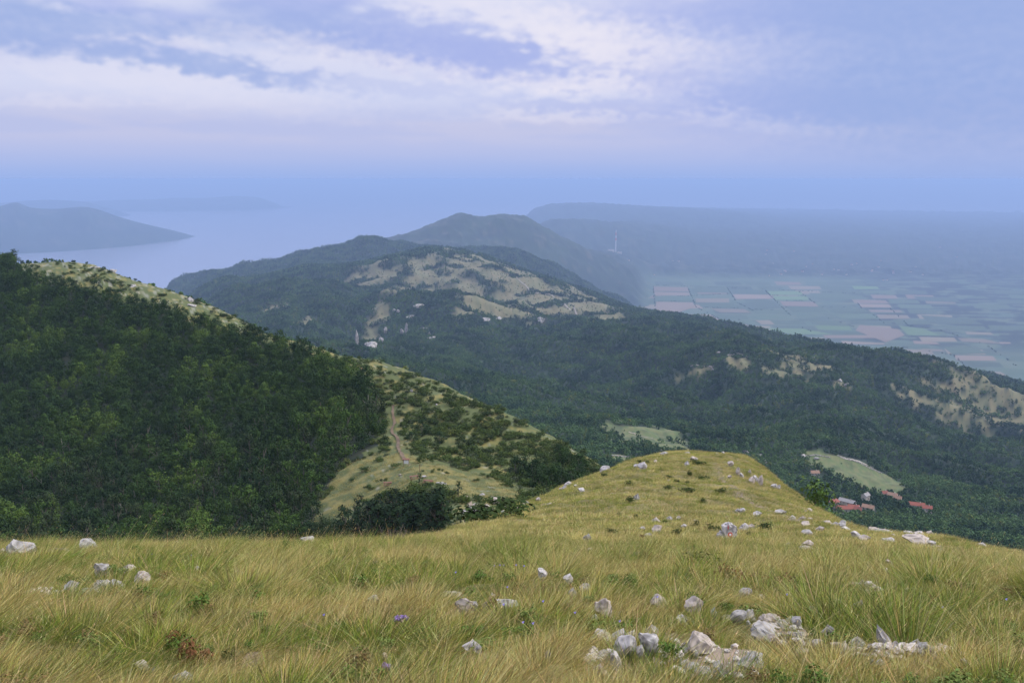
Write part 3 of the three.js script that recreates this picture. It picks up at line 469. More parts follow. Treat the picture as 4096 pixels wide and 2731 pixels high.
const rockSet = (x0, y0, s, list, extra = {}) => list.forEach(([x, y, w, h, o]) => rock(x0 + x * s, y0 + y * s, w * s * (extra.grow ?? 1), h * s * (extra.grow ?? 1), { ...extra, ...o }));
rockSet(1148.4, 1205.8, 0.3418, [
  [590, 100, 62, 46, { label: 'white boulder on the meadow left of the painted waymark rock' }], [655, 105, 25, 18], [1000, 70, 52, 48, { label: 'rounded white rock paired with a flatter one above the meadow' }], [1065, 52, 64, 40, { label: 'flatter white rock of a pair beside a juniper bush' }],
  [1640, 38, 70, 52, { label: 'rounded grey boulder just behind the painted waymark rock' }], [1692, 52, 36, 20], [585, 195, 75, 28], [870, 250, 60, 25, { roll: -0.5 }], [920, 265, 60, 28, { label: 'flat two-part stone in mid-meadow grass' }], [1150, 250, 55, 42, { label: 'small white-topped stone with a dark side in mid meadow' }],
  [285, 400, 95, 55, { label: 'pale pointed stone left of centre in the meadow' }], [460, 405, 72, 42], [490, 470, 62, 62], [580, 450, 84, 48],
  [1070, 545, 125, 66, { roll: -0.35, label: 'sloping wedge-shaped stone above a green tussock' }], [715, 590, 145, 78, { roll: -0.3, label: 'large pinkish rounded rock left of the white boulder cluster' }], [1310, 570, 115, 82, { mat: 2, label: 'reddish-stained crumbly rock beside a golden tussock' }], [1270, 640, 150, 60, { roll: -0.5, label: 'long pale slab tilted down to the right in the grass' }],
  [1660, 465, 100, 72, { label: 'pale angular pointed rock behind a green tussock' }], [1285, 478, 50, 20], [1440, 615, 42, 48, { tall: 0.9 }], [1530, 620, 95, 52], [1685, 600, 125, 98, { mat: 1, label: 'grey pitted block with a dark hollow beneath' }], [1610, 680, 110, 76, { label: 'flat-topped pale stone in front of the grey pitted block' }], [1665, 725, 36, 28],
  [1760, 690, 50, 30], [1815, 708, 145, 36, { label: 'thin flat slab lying on a wider pale rock' }], [1785, 755, 180, 92, { label: 'wide low pale rock beneath a thin slab' }], [1835, 800, 90, 50, { mat: 2 }],
  [675, 765, 155, 90, { mat: 0, label: 'rounded grey boulder at the back of the white cluster' }], [815, 800, 140, 105, { mat: 0, lift: 0.35, label: 'tall white boulder in the middle of the cluster' }], [850, 875, 150, 125, { mat: 0, label: 'sloping white boulder at the front of the cluster' }], [890, 775, 115, 90, { mat: 0, lift: 0.4, label: 'sharp white boulder at the top of the cluster' }], [985, 870, 155, 115, { mat: 0, label: 'broad white boulder ending the cluster beside green grass' }], [940, 920, 60, 60],
  [775, 935, 84, 96, { mat: 0, tall: 0.85, label: 'upright egg-shaped grey stone below the white cluster' }], [1020, 730, 95, 52, { label: 'single rounded stone behind the white cluster' }], [955, 775, 45, 38], [1340, 855, 190, 120, { mat: 2, label: 'large rough block at the top of the gravel patch' }], [1715, 950, 215, 82, { mat: 1, label: 'long low pale rock right of the gravel patch' }], [1475, 945, 74, 48], [1525, 965, 40, 36],
  [2070, 275, 42, 32], [2070, 360, 36, 42], [2060, 405, 36, 30], [2060, 180, 90, 30], [1685, 420, 26, 20], [1540, 463, 26, 16], [1760, 510, 55, 28],
  [1370, 1030, 120, 66, { label: 'blocky pale stone at the bottom edge of the gravel patch' }], [1480, 1040, 100, 56], [1590, 990, 64, 34], [1640, 965, 46, 26], [1290, 960, 80, 40], [1350, 962, 54, 38], [660, 1030, 95, 66], [625, 965, 44, 24], [640, 995, 60, 34], [700, 1000, 40, 28], [640, 640, 60, 50], [590, 1000, 40, 40], [1205, 930, 34, 24], [1240, 840, 50, 34], [1200, 860, 30, 20], [1310, 900, 60, 44], [1255, 905, 40, 30],
]);
rockSet(1780, 1349.4, 0.2432, [
  [625, 205, 150, 46, { label: 'low rock ledge beside the sharp grey rock in the grass' }], [810, 245, 150, 120, { label: 'sharp grey-white rock standing out of a green tussock' }], [345, 310, 62, 48], [200, 452, 96, 70, { label: 'smooth grey stone in a dark tussock hollow' }], [495, 492, 130, 92, { label: 'pale rock with a flat sloping face near the path stones' }], [400, 602, 135, 66, { label: 'white tabular stone lying level in a hollow' }], [625, 678, 210, 116, { roll: -0.4, label: 'long fissured pale rock sloping down to the right' }],
  [780, 602, 155, 58, { label: 'white wedge stone with a pointed left end' }], [770, 560, 52, 48], [1020, 612, 110, 165, { roll: 0.55, tall: 0.85, label: 'tall narrow grey rock leaning to the left' }], [1140, 635, 52, 28], [895, 705, 62, 38], [960, 707, 64, 42], [1010, 722, 40, 30], [1325, 728, 95, 70, { mat: 1, label: 'stone with a purplish shaded side by the small cairn' }], [1350, 692, 45, 30], [1395, 772, 104, 62], [1375, 795, 60, 36], [1460, 800, 50, 36], [1660, 695, 54, 34], [1655, 733, 40, 26], [1540, 425, 64, 38], [1625, 455, 40, 24], [990, 840, 110, 40], [900, 835, 60, 34], [640, 760, 86, 50], [820, 740, 44, 36], [1785, 890, 90, 34], [1500, 830, 44, 38], [265, 690, 130, 66], [550, 570, 40, 30], [310, 612, 30, 24], [650, 540, 46, 40], [1130, 715, 60, 34], [1050, 780, 60, 24], [2150, 595, 50, 34],
]);
rockSet(689, 1292, 0.2441, [
  [600, 215, 140, 56, { label: 'low white stone in grass near the thyme cushion' }], [750, 237, 34, 22], [700, 405, 116, 80, { label: 'lumpy grey-white rock half hidden by tall stalks' }], [1390, 335, 210, 40, { label: 'long low ledge of pale rock in tall grass' }], [1215, 375, 76, 24], [1550, 487, 155, 116, { label: 'bright white rounded boulder alone in the tall grass' }], [1630, 520, 70, 40], [1770, 470, 96, 44], [1805, 330, 56, 34], [1940, 397, 195, 84, { roll: -0.25, label: 'broad cream rock to the right of the bright boulder' }], [1605, 852, 145, 70, { roll: -0.3, label: 'white-topped stone at the bottom centre of the meadow' }], [1675, 907, 66, 50], [800, 940, 46, 46], [1255, 590, 56, 40], [2330, 1030, 60, 66], [720, 20, 50, 24], [2275, 315, 60, 30],
], { grow: 1.25 });
rockSet(0, 1148.4, 0.3418, [
  [145, 360, 125, 60, { roll: -0.55, label: 'long white slab tilted on the meadow edge, far left' }], [305, 384, 84, 32], [395, 374, 68, 32], [575, 336, 115, 34, { roll: -0.25, label: 'low white stone on the meadow edge before the forest' }], [1180, 308, 44, 16], [2050, 292, 70, 28, { label: 'single white stone on the meadow edge under the pine clump' }], [4, 378, 30, 24],
  [660, 512, 76, 54, { mat: 1, label: 'grey stone at the back of the small stone heap' }], [685, 547, 80, 76, { mat: 0, lift: 0.42, label: 'roundest white stone on top of the small stone heap' }], [625, 556, 50, 42], [585, 592, 96, 54, { label: 'broad low stone at the front of the small stone heap' }], [762, 567, 96, 58, { label: 'cream stone at the right end of the small stone heap' }], [470, 577, 66, 44, { label: 'white stone at the left end of the small stone heap' }], [520, 592, 60, 38], [842, 508, 76, 38, { label: 'dark-sided stone just above the small stone heap' }], [950, 552, 92, 54, { label: 'smooth grey-white stone right of the small stone heap' }], [640, 602, 96, 34], [700, 590, 50, 30],
  [235, 610, 70, 34], [190, 618, 50, 34], [165, 635, 40, 26], [75, 617, 40, 28], [135, 610, 34, 22], [210, 648, 50, 22], [4, 632, 30, 28], [1600, 515, 66, 28], [1990, 450, 30, 44], [1215, 1215, 100, 34], [940, 1095, 96, 44], [1035, 1102, 56, 38], [1330, 515, 30, 20],
], { grow: 1.3 });
rockSet(1378, 1022, 0.2441, [
  [55, 235, 90, 66, { label: 'largest white rock on the left flank of the grass shoulder' }], [405, 212, 74, 64, { label: 'grey-white outcrop high on the left of the grass shoulder' }], [345, 212, 40, 18], [530, 150, 34, 24], [435, 110, 34, 16], [610, 86, 66, 22], [885, 127, 66, 40, { label: 'pale rock above the largest juniper on the grass shoulder' }], [820, 197, 40, 44], [830, 74, 44, 16], [1105, 78, 30, 18], [1165, 75, 30, 18], [1232, 206, 52, 34, { label: 'white rock beside the path near the top of the shoulder' }], [1225, 300, 30, 18], [1305, 242, 34, 56, { tall: 0.85 }], [1335, 277, 34, 50, { tall: 0.85 }], [1440, 325, 56, 54, { label: 'left block of the three upright rocks on the shoulder' }], [1470, 302, 50, 56, { tall: 0.85, label: 'middle block of the three upright rocks on the shoulder' }], [1515, 337, 44, 76, { tall: 0.85, label: 'right block of the three upright rocks on the shoulder' }], [1650, 392, 66, 56, { label: 'pale rock face on the steep right side of the shoulder' }], [1690, 412, 34, 46], [1410, 256, 30, 34], [345, 500, 48, 52, { tall: 0.9, label: 'pointed white rock behind a juniper below the shoulder' }], [650, 350, 20, 18], [745, 704, 40, 28], [655, 714, 50, 30], [530, 727, 82, 52, { label: 'rounded white rock on the flat below the shoulder' }], [440, 757, 52, 30], [905, 702, 60, 24], [840, 717, 40, 16], [1300, 647, 50, 26], [1345, 652, 46, 28], [1490, 694, 66, 34], [1710, 660, 86, 28, { label: 'long white stone beside the path at the foot of the shoulder' }], [1815, 702, 56, 34], [1910, 712, 66, 44], [1985, 712, 50, 22], [1955, 760, 86, 32], [1985, 622, 46, 34], [1935, 632, 26, 34], [2160, 737, 86, 54, { label: 'white rock at the right rim where the shoulder falls away' }], [2230, 752, 66, 44], [2300, 777, 66, 64], [2325, 802, 86, 54, { label: 'rock at the lower end of the rim above the village' }], [2075, 807, 82, 32], [1960, 857, 86, 34], [410, 814, 56, 24], [790, 805, 56, 28], [1240, 742, 24, 14], [1775, 970, 50, 18], [1940, 987, 106, 44], [1975, 1017, 56, 40], [1850, 1005, 46, 18], [240, 1095, 50, 24],
]);
rockSet(1493, 918.7, 0.3662, [
  [1410, 826, 80, 46, { label: 'blocky white rock on the right skyline of the meadow' }], [1490, 822, 112, 30, { label: 'long white rock next to the blocky one on the right skyline' }], [1295, 859, 58, 38, { label: 'rounded white rock below the right skyline blocks' }], [1357, 879, 58, 25], [1518, 886, 86, 32, { label: 'flat pale rock on the right part of the meadow' }], [1535, 866, 34, 18], [1630, 837, 56, 26], [1680, 855, 64, 28], [1700, 891, 150, 36, { label: 'longest low pale ledge near the right skyline' }], [1770, 899, 56, 24], [2090, 926, 60, 25], [1830, 951, 38, 18], [1590, 987, 60, 22], [1443, 1026, 44, 25], [1230, 1036, 76, 34], [985, 1046, 44, 28], [2330, 1159, 50, 30], [1760, 862, 34, 22],
  [1500, 1072, 40, 26], [1488, 1092, 44, 26], [1470, 1112, 40, 22], [1440, 1135, 50, 26], [1400, 1152, 46, 26], [1375, 1172, 44, 22], [1330, 1190, 40, 26], [1310, 1170, 34, 22], [1425, 1160, 34, 18],
]);
rockSet(775, 1005, 0.2441, [
  [1490, 585, 80, 86, { tall: 0.8, roll: 0.3, label: 'grey rock slab sticking up at the grassy saddle' }], [1520, 600, 50, 60, { tall: 0.8 }], [1610, 662, 46, 44], [1240, 697, 116, 40], [1200, 712, 60, 24], [1410, 652, 60, 40], [1440, 690, 60, 24], [1185, 797, 56, 44], [1560, 706, 34, 24], [975, 437, 86, 16], [1300, 640, 40, 16], [1360, 540, 44, 18], [590, 350, 30, 10], [820, 378, 40, 12],
], { area: 'saddle', far: 330 });
rockSet(775, 1005, 0.2441, [[2140, 467, 46, 56, { tall: 0.85, label: 'upright white rock on the left edge of the shoulder' }], [2170, 447, 66, 30], [1895, 597, 46, 40], [1775, 632, 56, 26], [2025, 527, 26, 16], [2300, 492, 66, 32], [2000, 632, 56, 24], [1690, 665, 40, 18], [2100, 485, 30, 22], [2250, 460, 40, 16], [1640, 712, 30, 16]]);
// the waymark rock: red ring with white middle, and a red stripe
{
  const at = hitDown(1675, 1242, 10, 60), k = at.D / F, g = new THREE.Group(), w = 56 * k, n = V3(0.04, 0.30, 1).normalize(); g.position.set(at.x, ground(at.x, at.z) + 0.05, at.z);
  footprints.push([at.x, at.z - 0.2, w * 0.55], [at.x, at.z + 0.35, w * 0.5]);
  const body = part(rockGeometry(501, 4, 8, [[n.x, n.y, n.z, 0.5]]), stones[0], 'main_block', g); body.scale.setScalar(w * 0.46); body.position.set(w * 0.08, w * 0.16, -w * 0.25);
  const peak = part(rockGeometry(512, 3, 9), stones[0], 'pointed_top', g); peak.scale.set(w * 0.24, w * 0.30, w * 0.2); peak.position.set(-w * 0.02, w * 0.40, -w * 0.25);
  const toe = part(rockGeometry(518, 3, 9), stones[1], 'low_side_block', g); toe.scale.set(w * 0.30, w * 0.17, w * 0.25); toe.position.set(-w * 0.36, w * 0.12, -w * 0.2);
  const red = std(0.52, 0.045, 0.04, 0.8), white = std(0.8, 0.8, 0.78, 0.8), centre = body.position.clone().addScaledVector(n, w * 0.46 * 0.5), across = V3(1, 0, 0), upward = V3().crossVectors(n, across).normalize();
  const mark = (geo, m, name, x, y, lift) => { const d = part(geo, m, name, g); d.position.copy(centre).addScaledVector(across, x).addScaledVector(upward, y).addScaledVector(n, lift); d.quaternion.setFromUnitVectors(V3(0, 0, 1), n); return d; };
  mark(new THREE.RingGeometry(0.045, 0.095, 28), red, 'painted_red_ring', -w * 0.05, -w * 0.04, 0.014); mark(new THREE.CircleGeometry(0.044, 24), white, 'painted_white_dot', -w * 0.05, -w * 0.04, 0.014);
  mark(new THREE.BoxGeometry(0.055, 0.15, 0.008), red, 'painted_red_stripe', -w * 0.12, w * 0.28, 0.012);
  add(g, 'waymark_rock', 'white boulder painted with a red and white waymark ring', 'rock');
}
// ---------------------------------------------------------------- bare ground: trail, gravel patch
const bare = [[1640, 1530, 95, 34], [1560, 1500, 50, 26], [1385, 1545, 38, 22], [2020, 1525, 60, 14], [1800, 1470, 40, 20], [2015, 1345, 26, 9], [2045, 1325, 18, 7], [1985, 1362, 22, 8], [2140, 1520, 40, 16], [72, 1358, 60, 9], [2190, 1262, 16, 5], [1865, 1270, 20, 5], [1450, 1195, 16, 4], [560, 1530, 30, 12], [1560, 1545, 40, 20]].map(([px, py, w, h]) => patch(px, py, w * 1.25, h * 1.3, 3.3, 60)).filter(Boolean);
const trail = [[1640, 1066], [1652, 1080], [1656, 1098], [1672, 1110], [1684, 1127], [1700, 1142], [1722, 1150], [1752, 1160], [1780, 1176], [1800, 1190], [1830, 1205]].map(([a, b]) => hitDown(a, b, 20, 135)).filter(Boolean);
const bareness = (x, z) => { let b = smooth(1.3, 0.6, inAny(bare, x, z, 0.5 * fbm(x * 1.7, z * 1.7, 3))); for (let i = 0; i < trail.length - 1; i++) { const p = trail[i], q = trail[i + 1], dx = q.x - p.x, dz = q.z - p.z, t = clamp(((x - p.x) * dx + (z - p.z) * dz) / (dx * dx + dz * dz + 1e-9)), d = Math.hypot(x - p.x - dx * t, z - p.z - dz * t); b = Math.max(b, smooth(0.5, 0.22, d + 0.25 * n2(x * 0.8, z * 0.8))); } return b; };
// trail and gravel beds as their own sheets a little above the soil
function bed(name, label, test, x0, x1, z0, z1, step, color) {
  const p = [], c = [], ix = [], id = new Map(), nx = Math.round((x1 - x0) / step), nz = Math.round((z1 - z0) / step);
  const vert = (i, j) => { const k = i * 10000 + j; if (!id.has(k)) { const x = x0 + i * step, z = z0 + j * step, t = 0.8 + 0.5 * fbm(x * 2.3, z * 2.3, 3, m2); id.set(k, p.length / 3); p.push(x, ground(x, z) + 0.012 + 0.015 * n2(x * 6, z * 6), z); c.push(color[0] * t, color[1] * t, color[2] * t); } return id.get(k); };
  for (let i = 0; i < nx; i++) for (let j = 0; j < nz; j++) if (test(x0 + (i + 0.5) * step, z0 + (j + 0.5) * step)) { const a = vert(i, j), b = vert(i + 1, j), d = vert(i, j + 1), e = vert(i + 1, j + 1); ix.push(a, d, b, b, d, e); }
  if (!ix.length) return; const g = new THREE.BufferGeometry(); g.setAttribute('position', new THREE.Float32BufferAttribute(p, 3)); g.setAttribute('color', new THREE.Float32BufferAttribute(c, 3)); g.setIndex(ix); g.computeVertexNormals();
  add(new THREE.Mesh(g, tinted(1)), name, label, 'path', { kind: 'structure' });
}
bed('stony_ground', 'bare stony earth between the tussocks in the near meadow', (x, z) => inAny(bare, x, z, 0.5 * fbm(x * 1.7, z * 1.7, 3)) < 0.95, -12, 16, -30, -4, 0.12, [0.30, 0.235, 0.175]);
if (trail.length > 2) bed('path', 'narrow trodden path winding up the grass shoulder', (x, z) => bareness(x, z) > 0.5, Math.min(...trail.map((t) => t.x)) - 1, Math.max(...trail.map((t) => t.x)) + 1, Math.min(...trail.map((t) => t.z)) - 1, Math.max(...trail.map((t) => t.z)) + 1, 0.22, [0.20, 0.16, 0.105]);

// ---------------------------------------------------------------- grass: tufts of single blades, every blade one colour
const STRAW = [[0.64, 0.53, 0.20], [0.70, 0.60, 0.29], [0.57, 0.47, 0.15], [0.62, 0.53, 0.18], [0.52, 0.43, 0.16]], GREEN = [[0.22, 0.30, 0.024], [0.16, 0.255, 0.02], [0.30, 0.36, 0.034], [0.115, 0.19, 0.022], [0.26, 0.28, 0.03]];
function tuft(seed, { blades, radius, height, width, dry, spread = 0.5, wind = 0.3, heads = 0, segs = 3 }) {
  const r = rng(seed), p = [], c = [], n = [], ix = [];
  const blade = (x, z, h, lx, lz, bend, w, col) => {
    const a = r() * 6.283, sx = Math.cos(a) * w, sz = Math.sin(a) * w, o = p.length / 3, nx = -sz / w, nz = sx / w;
    for (let i = 0; i <= segs; i++) { const t = i / segs, k = t + bend * t * t, X = x + lx * h * k, Z = z + lz * h * k, Y = h * t * (1 - 0.28 * bend * t), f = i === segs ? 0.12 : 1 - 0.45 * t; p.push(X - sx * f, Y, Z - sz * f, X + sx * f, Y, Z + sz * f); for (let q = 0; q < 2; q++) { c.push(...col); n.push(nx * 0.6, 0.8, nz * 0.6); } if (i < segs) { const b = o + i * 2; ix.push(b, b + 1, b + 2, b + 1, b + 3, b + 2); } }
    return [x + lx * h * (1 + bend), h * (1 - 0.28 * bend), z + lz * h * (1 + bend)];
  };
  for (let i = 0; i < blades; i++) {
    const a = r() * 6.283, d = radius * Math.sqrt(r()), x = Math.cos(a) * d, z = Math.sin(a) * d, isDry = r() < dry, pal = isDry ? STRAW : GREEN, col = pal[(r() * 5) | 0].map((v) => v * (0.8 + 0.4 * r()));
    const out = spread * (0.35 + 0.9 * d / radius) * (0.5 + r()), h = height * (isDry ? 0.72 + 0.45 * r() : 0.45 + 0.5 * r());
    blade(x, z, h, Math.cos(a) * out + wind * (0.5 + r()) + (r() - 0.5) * 0.3, Math.sin(a) * out + (r() - 0.5) * 0.4, 0.2 + 0.6 * r(), width * (0.7 + 0.6 * r()), col);
  }
  for (let i = 0; i < heads; i++) {   // flowering stalks with a slim seed head
    const a = r() * 6.283, d = radius * Math.sqrt(r()), h = height * (1.25 + 0.75 * r()), col = STRAW[(r() * 3) | 0].map((v) => v * (0.95 + 0.35 * r()));
    const [X, Y, Z] = blade(Math.cos(a) * d, Math.sin(a) * d, h, wind * (0.5 + 0.8 * r()) + (r() - 0.5) * 0.25, (r() - 0.5) * 0.35, 0.15 + 0.45 * r(), width * 0.55, col);
    const o = p.length / 3, w = 0.0008, len = 0.03; for (const [dx, dy, dz] of [[-len * 0.2, -len * 0.3, 0], [len * 0.14 + w, len * 0.2, w], [len * 0.14 - w, len * 0.24, -w], [len * 0.5, len * 0.75, 0]]) { p.push(X + dx, Y + dy, Z + dz); c.push(...col); n.push(0, 0.8, 0.6); } ix.push(o, o + 1, o + 3, o, o + 3, o + 2, o, o + 2, o + 1);
  }
  const g = new THREE.BufferGeometry(); g.setAttribute('position', new THREE.Float32BufferAttribute(p, 3)); g.setAttribute('normal', new THREE.Float32BufferAttribute(n, 3)); g.setAttribute('color', new THREE.Float32BufferAttribute(c, 3)); g.setIndex(ix);
  return g;
}
const bladeMat = new THREE.MeshPhysicalMaterial({ vertexColors: true, roughness: 0.7, side: THREE.DoubleSide, transmission: 0.4, thickness: 0, specularIntensity: 0.3 });
{
  const r = rng(77), grid = new Map(), key = (x, z) => `${Math.floor(x)},${Math.floor(z)}`;
  for (const f of footprints) { const R = Math.ceil(f[2]); for (let i = -R; i <= R; i++) for (let j = -R; j <= R; j++) { const k = key(f[0] + i, f[1] + j); (grid.get(k) ?? grid.set(k, []).get(k)).push(f); } }
  const blocked = (x, z) => (grid.get(key(x, z)) ?? []).some((f) => (x - f[0]) ** 2 + (z - f[1]) ** 2 < f[2] ** 2 * 0.85);
  const dryish = (x, z) => 0.85 * fbm(x / 2.4, z / 1.1, 3, m2) + 0.45 * fbm(x / 9, z / 4, 2) - 0.02 ;   // -0.6 .. 0.6: green hollows to dry swards
  const golden = [], mixed = [], green = [], stalks = [], far = [], farGreen = [], domes = [], dryDomes = [];
  for (let D = 2.2; D < 132;) {
    const s = D < 5 ? 0.11 : D < 9 ? 0.12 : D < 16 ? 0.14 : D < 28 ? 0.19 : D < 50 ? 0.28 : 0.40;
    const side = D < 14 ? 0.92 : 0.74;
    for (let x = -side * D; x < side * D; x += s) {
      const X = x + (r() - 0.5) * s, Z = -(D + (r() - 0.5) * s), d = -Z, u = X / d; if (Math.log(d) > lineAt(L.crest, u) + 0.10 || blocked(X, Z)) continue;
      const b = bareness(X, Z); if (r() < b * (d < 40 ? 0.97 : 0.8)) continue;
      const q = dryish(X, Z) + 0.22 * (r() - 0.5) - 0.1 * smooth(40, 70, d), turn = (r() - 0.5) * 2.2, k = (0.75 + 0.5 * r()) * (1 + 0.3 * n2(X / 1.3, Z / 1.3)), v = (0.85 + 0.3 * r()) * (d > 26 ? 1 + 0.45 * fbm(X / 6, Z / 4, 3) : 1), y = ground(X, Z) - 0.012;
      const row = (f = 1) => [X, y, Z, turn, k * f, k * f * (0.8 + 0.4 * r()), k * f, v, v * (0.98 + 0.04 * r()), v];
      if (r() < s * s * (d < 28 ? 3.6 : d < 50 ? 2.2 : 1.1) * (0.5 + smooth(-0.3, 0.3, n2(X / 2.6, Z / 1.9)))) (q < 0.02 ? domes : dryDomes).push([X, y - 0.02, Z, turn * 2, ...[(0.8 + 0.55 * r()) * (q < -0.1 && d < 24 ? 1.35 : 1)].flatMap((m) => [m * 1.1, m * (0.8 + 0.35 * r()), m]), v, v, v]);
      if (d > 28) { const f = d > 50 ? 1.55 : 1.15; (q < -0.06 ? farGreen : far).push(row(f)); if (q > -0.05 && d < 50 && r() < 0.03) stalks.push(row(1)); continue; }
      if (q < -0.12) green.push(row(1.1)); else if (q < 0.13) mixed.push(row()); else golden.push(row());
      if (r() < (q > -0.1 ? 0.11 : 0.04)) stalks.push(row(1.05));
    }
    D += s;
  }
  const set = (n, o) => Array.from({ length: n }, (_, i) => tuft(900 + i * 7 + o.seed, o));
  scatter('golden_grass', 'dry golden grass covering the near meadow', 'grass', set(4, { seed: 1, blades: 190, radius: 0.17, height: 0.095, width: 0.0010, dry: 0.82, wind: 0.6, spread: 0.7 }), bladeMat, golden);
  scatter('mixed_grass', 'yellow-green meadow grass between the dry swards', 'grass', set(4, { seed: 2, blades: 190, radius: 0.17, height: 0.085, width: 0.0010, dry: 0.45, wind: 0.5, spread: 0.7 }), bladeMat, mixed);
  scatter('green_grass', 'fresh green grass in the hollows of the near meadow', 'grass', set(4, { seed: 3, blades: 190, radius: 0.17, height: 0.085, width: 0.0011, dry: 0.10, wind: 0.4, spread: 0.8 }), bladeMat, green);
  scatter('green_tussocks', 'lush green domed grass tussocks in the meadow', 'grass', set(4, { seed: 7, blades: 620, radius: 0.17, height: 0.17, width: 0.0011, dry: 0.14, wind: 0.3, spread: 0.95 }), bladeMat, domes);
  scatter('golden_tussocks', 'golden domed grass tussocks in the meadow', 'grass', set(4, { seed: 8, blades: 560, radius: 0.17, height: 0.16, width: 0.0010, dry: 0.72, wind: 0.5, spread: 0.85, heads: 4 }), bladeMat, dryDomes);
  scatter('tall_stalks', 'tall straw-coloured flowering stalks leaning with the wind', 'grass', set(3, { seed: 4, blades: 0, radius: 0.22, height: 0.22, width: 0.0016, dry: 1, wind: 0.5, heads: 8 }), bladeMat, stalks);
  scatter('shoulder_grass', 'short golden grass on the rounded shoulder', 'grass', set(3, { seed: 5, blades: 90, radius: 0.28, height: 0.10, width: 0.0034, dry: 0.62, wind: 0.4, spread: 0.7, segs: 2 }), bladeMat, far);
  scatter('shoulder_turf', 'greener turf patches on the rounded shoulder', 'grass', set(3, { seed: 6, blades: 90, radius: 0.28, height: 0.09, width: 0.0034, dry: 0.18, wind: 0.3, spread: 0.7, segs: 2 }), bladeMat, farGreen);
  console.log('grass', domes.length, dryDomes.length, golden.length, mixed.length, green.length, stalks.length, far.length, farGreen.length);
  const tufts = []; for (let i = 0; i < 9000; i++) { const x = -75 + 110 * r(), z = -130 - 200 * r(); if (!openSaddle(x, z)) continue; const k = 2.2 + 1.6 * r(), v = 0.6 + 0.3 * r(); tufts.push([x, ground(x, z) - 0.03, z, r() * 6, k, k * 0.8, k, v, v, v]); }
  scatter('saddle_grass', 'short yellow-green grass on the open saddle with the picnic tables', 'grass', [tuft(1201, { seed: 9, blades: 60, radius: 0.3, height: 0.11, width: 0.006, dry: 0.45, wind: 0.3, spread: 0.7, segs: 2 })], bladeMat, tufts);
  const herbs = []; for (let i = 0; i < 2600; i++) { const d = 4 + 34 * Math.pow(r(), 1.4), x = (r() * 2 - 1) * 0.75 * d, z = -d; if (dryish(x, z) > 0.02 || blocked(x, z) || Math.log(d) > lineAt(L.crest, x / d)) continue; const s = 0.09 + 0.13 * r(), q = r(); herbs.push([x, ground(x, z), z, r() * 6, s, s * (0.6 + 0.5 * r()), s, ...(q < 0.5 ? [0.075, 0.125, 0.025] : q < 0.8 ? [0.12, 0.16, 0.04] : [0.15, 0.11, 0.045])]); }
  scatter('meadow_herbs', 'small leafy herbs between the grass of the near meadow', 'herbs', bushGeos, whiteLeaf, herbs);
  // gravel on the bare ground
  const gravel = []; for (const p of bare.slice(0, 13)) for (let i = 0; i < 420 * clamp(p.rx * p.rz, 0.2, 1.6); i++) { const a = r() * 6.283, d = Math.sqrt(r()) * 1.15, x = p.x + Math.cos(a) * d * p.rx, z = p.z + Math.sin(a) * d * p.rz, s = 0.010 + 0.045 * Math.pow(r(), 3), v = 0.42 + 0.18 * r(); gravel.push([x, ground(x, z) + s * 0.4 + 0.01, z, r() * 6.283, s * (1 + 0.5 * r()), s * 0.75, s, v * 1.03, v * 0.97, v * 0.9]); }
  scatter('gravel', 'small broken limestone gravel on the bare patches', 'gravel', smallRocks.slice(0, 4), stoneMat(1, 1, 1), gravel);
}
const houses = [], bellGeo = new THREE.ConeGeometry(0.011, 0.022, 7);
// ---------------------------------------------------------------- scrub, pines and single trees
const slopeLabel = 'low green shrub scattered over the open scrubby flank of the spur';
function shrub(x, z, w, h, geo, mat, label, group, name = 'shrub') { const m = new THREE.Mesh(geo, mat); m.position.set(x, ground(x, z) - h * 0.12, z); m.scale.set(w, h / 0.85, w * 0.9); m.rotation.y = x * 7.3 + z; return add(m, name, label, 'shrub', group ? { group } : {}); }
{
  const r = rng(303); let n = 0; const more = [];
  for (let tries = 0; tries < 16000 && n + more.length < 2600; tries++) {
    const px = 60 + 1330 * r(), py = 600 + 560 * r(), at = hit(px, py, 150, 700); if (!at || at.D < 160) continue;
    const { x, z, D, u } = at, l = Math.log(D); if (l > lineAt(L.ridge, u) + 0.02 || l < lineAt(L.foot, u) + 0.1 || spurWood(x + 1, z) || byPath(x, z)) continue;
    const q = fbm(x / 26, z / 26, 3) + 0.14 * (r() - 0.5), saddle = openSaddle(x, z);
    if (q < (saddle ? 0.42 : D > 450 ? 0.0 : -0.30)) continue;
    const w = (saddle ? 1.0 : 1.3 + 2.6 * Math.pow(r(), 2)) * (D > 420 ? 1.1 : 1), h = w * (0.5 + 0.35 * r()), k = r() < 0.45 ? 0 : r() < 0.5 ? 2 : r() < 0.6 ? 1 : r() < 0.5 ? 3 : 4;
    if (n < 290 && D < 340) { shrub(x, z, w, h, bushGeos[n % 4], bushMats[k], slopeLabel, 'shrubs on the spur flank'); n++; }
    else more.push([x, ground(x, z) - h * 0.12, z, r() * 6.283, w, h / 0.85, w, ...bushMats[k].color.toArray()]);
  }
  scatter('scrub', 'low green scrub covering the higher and farther flank of the spur', 'scrub', bushGeos, whiteLeaf, more);
  console.log('shrubs', n, more.length);
}
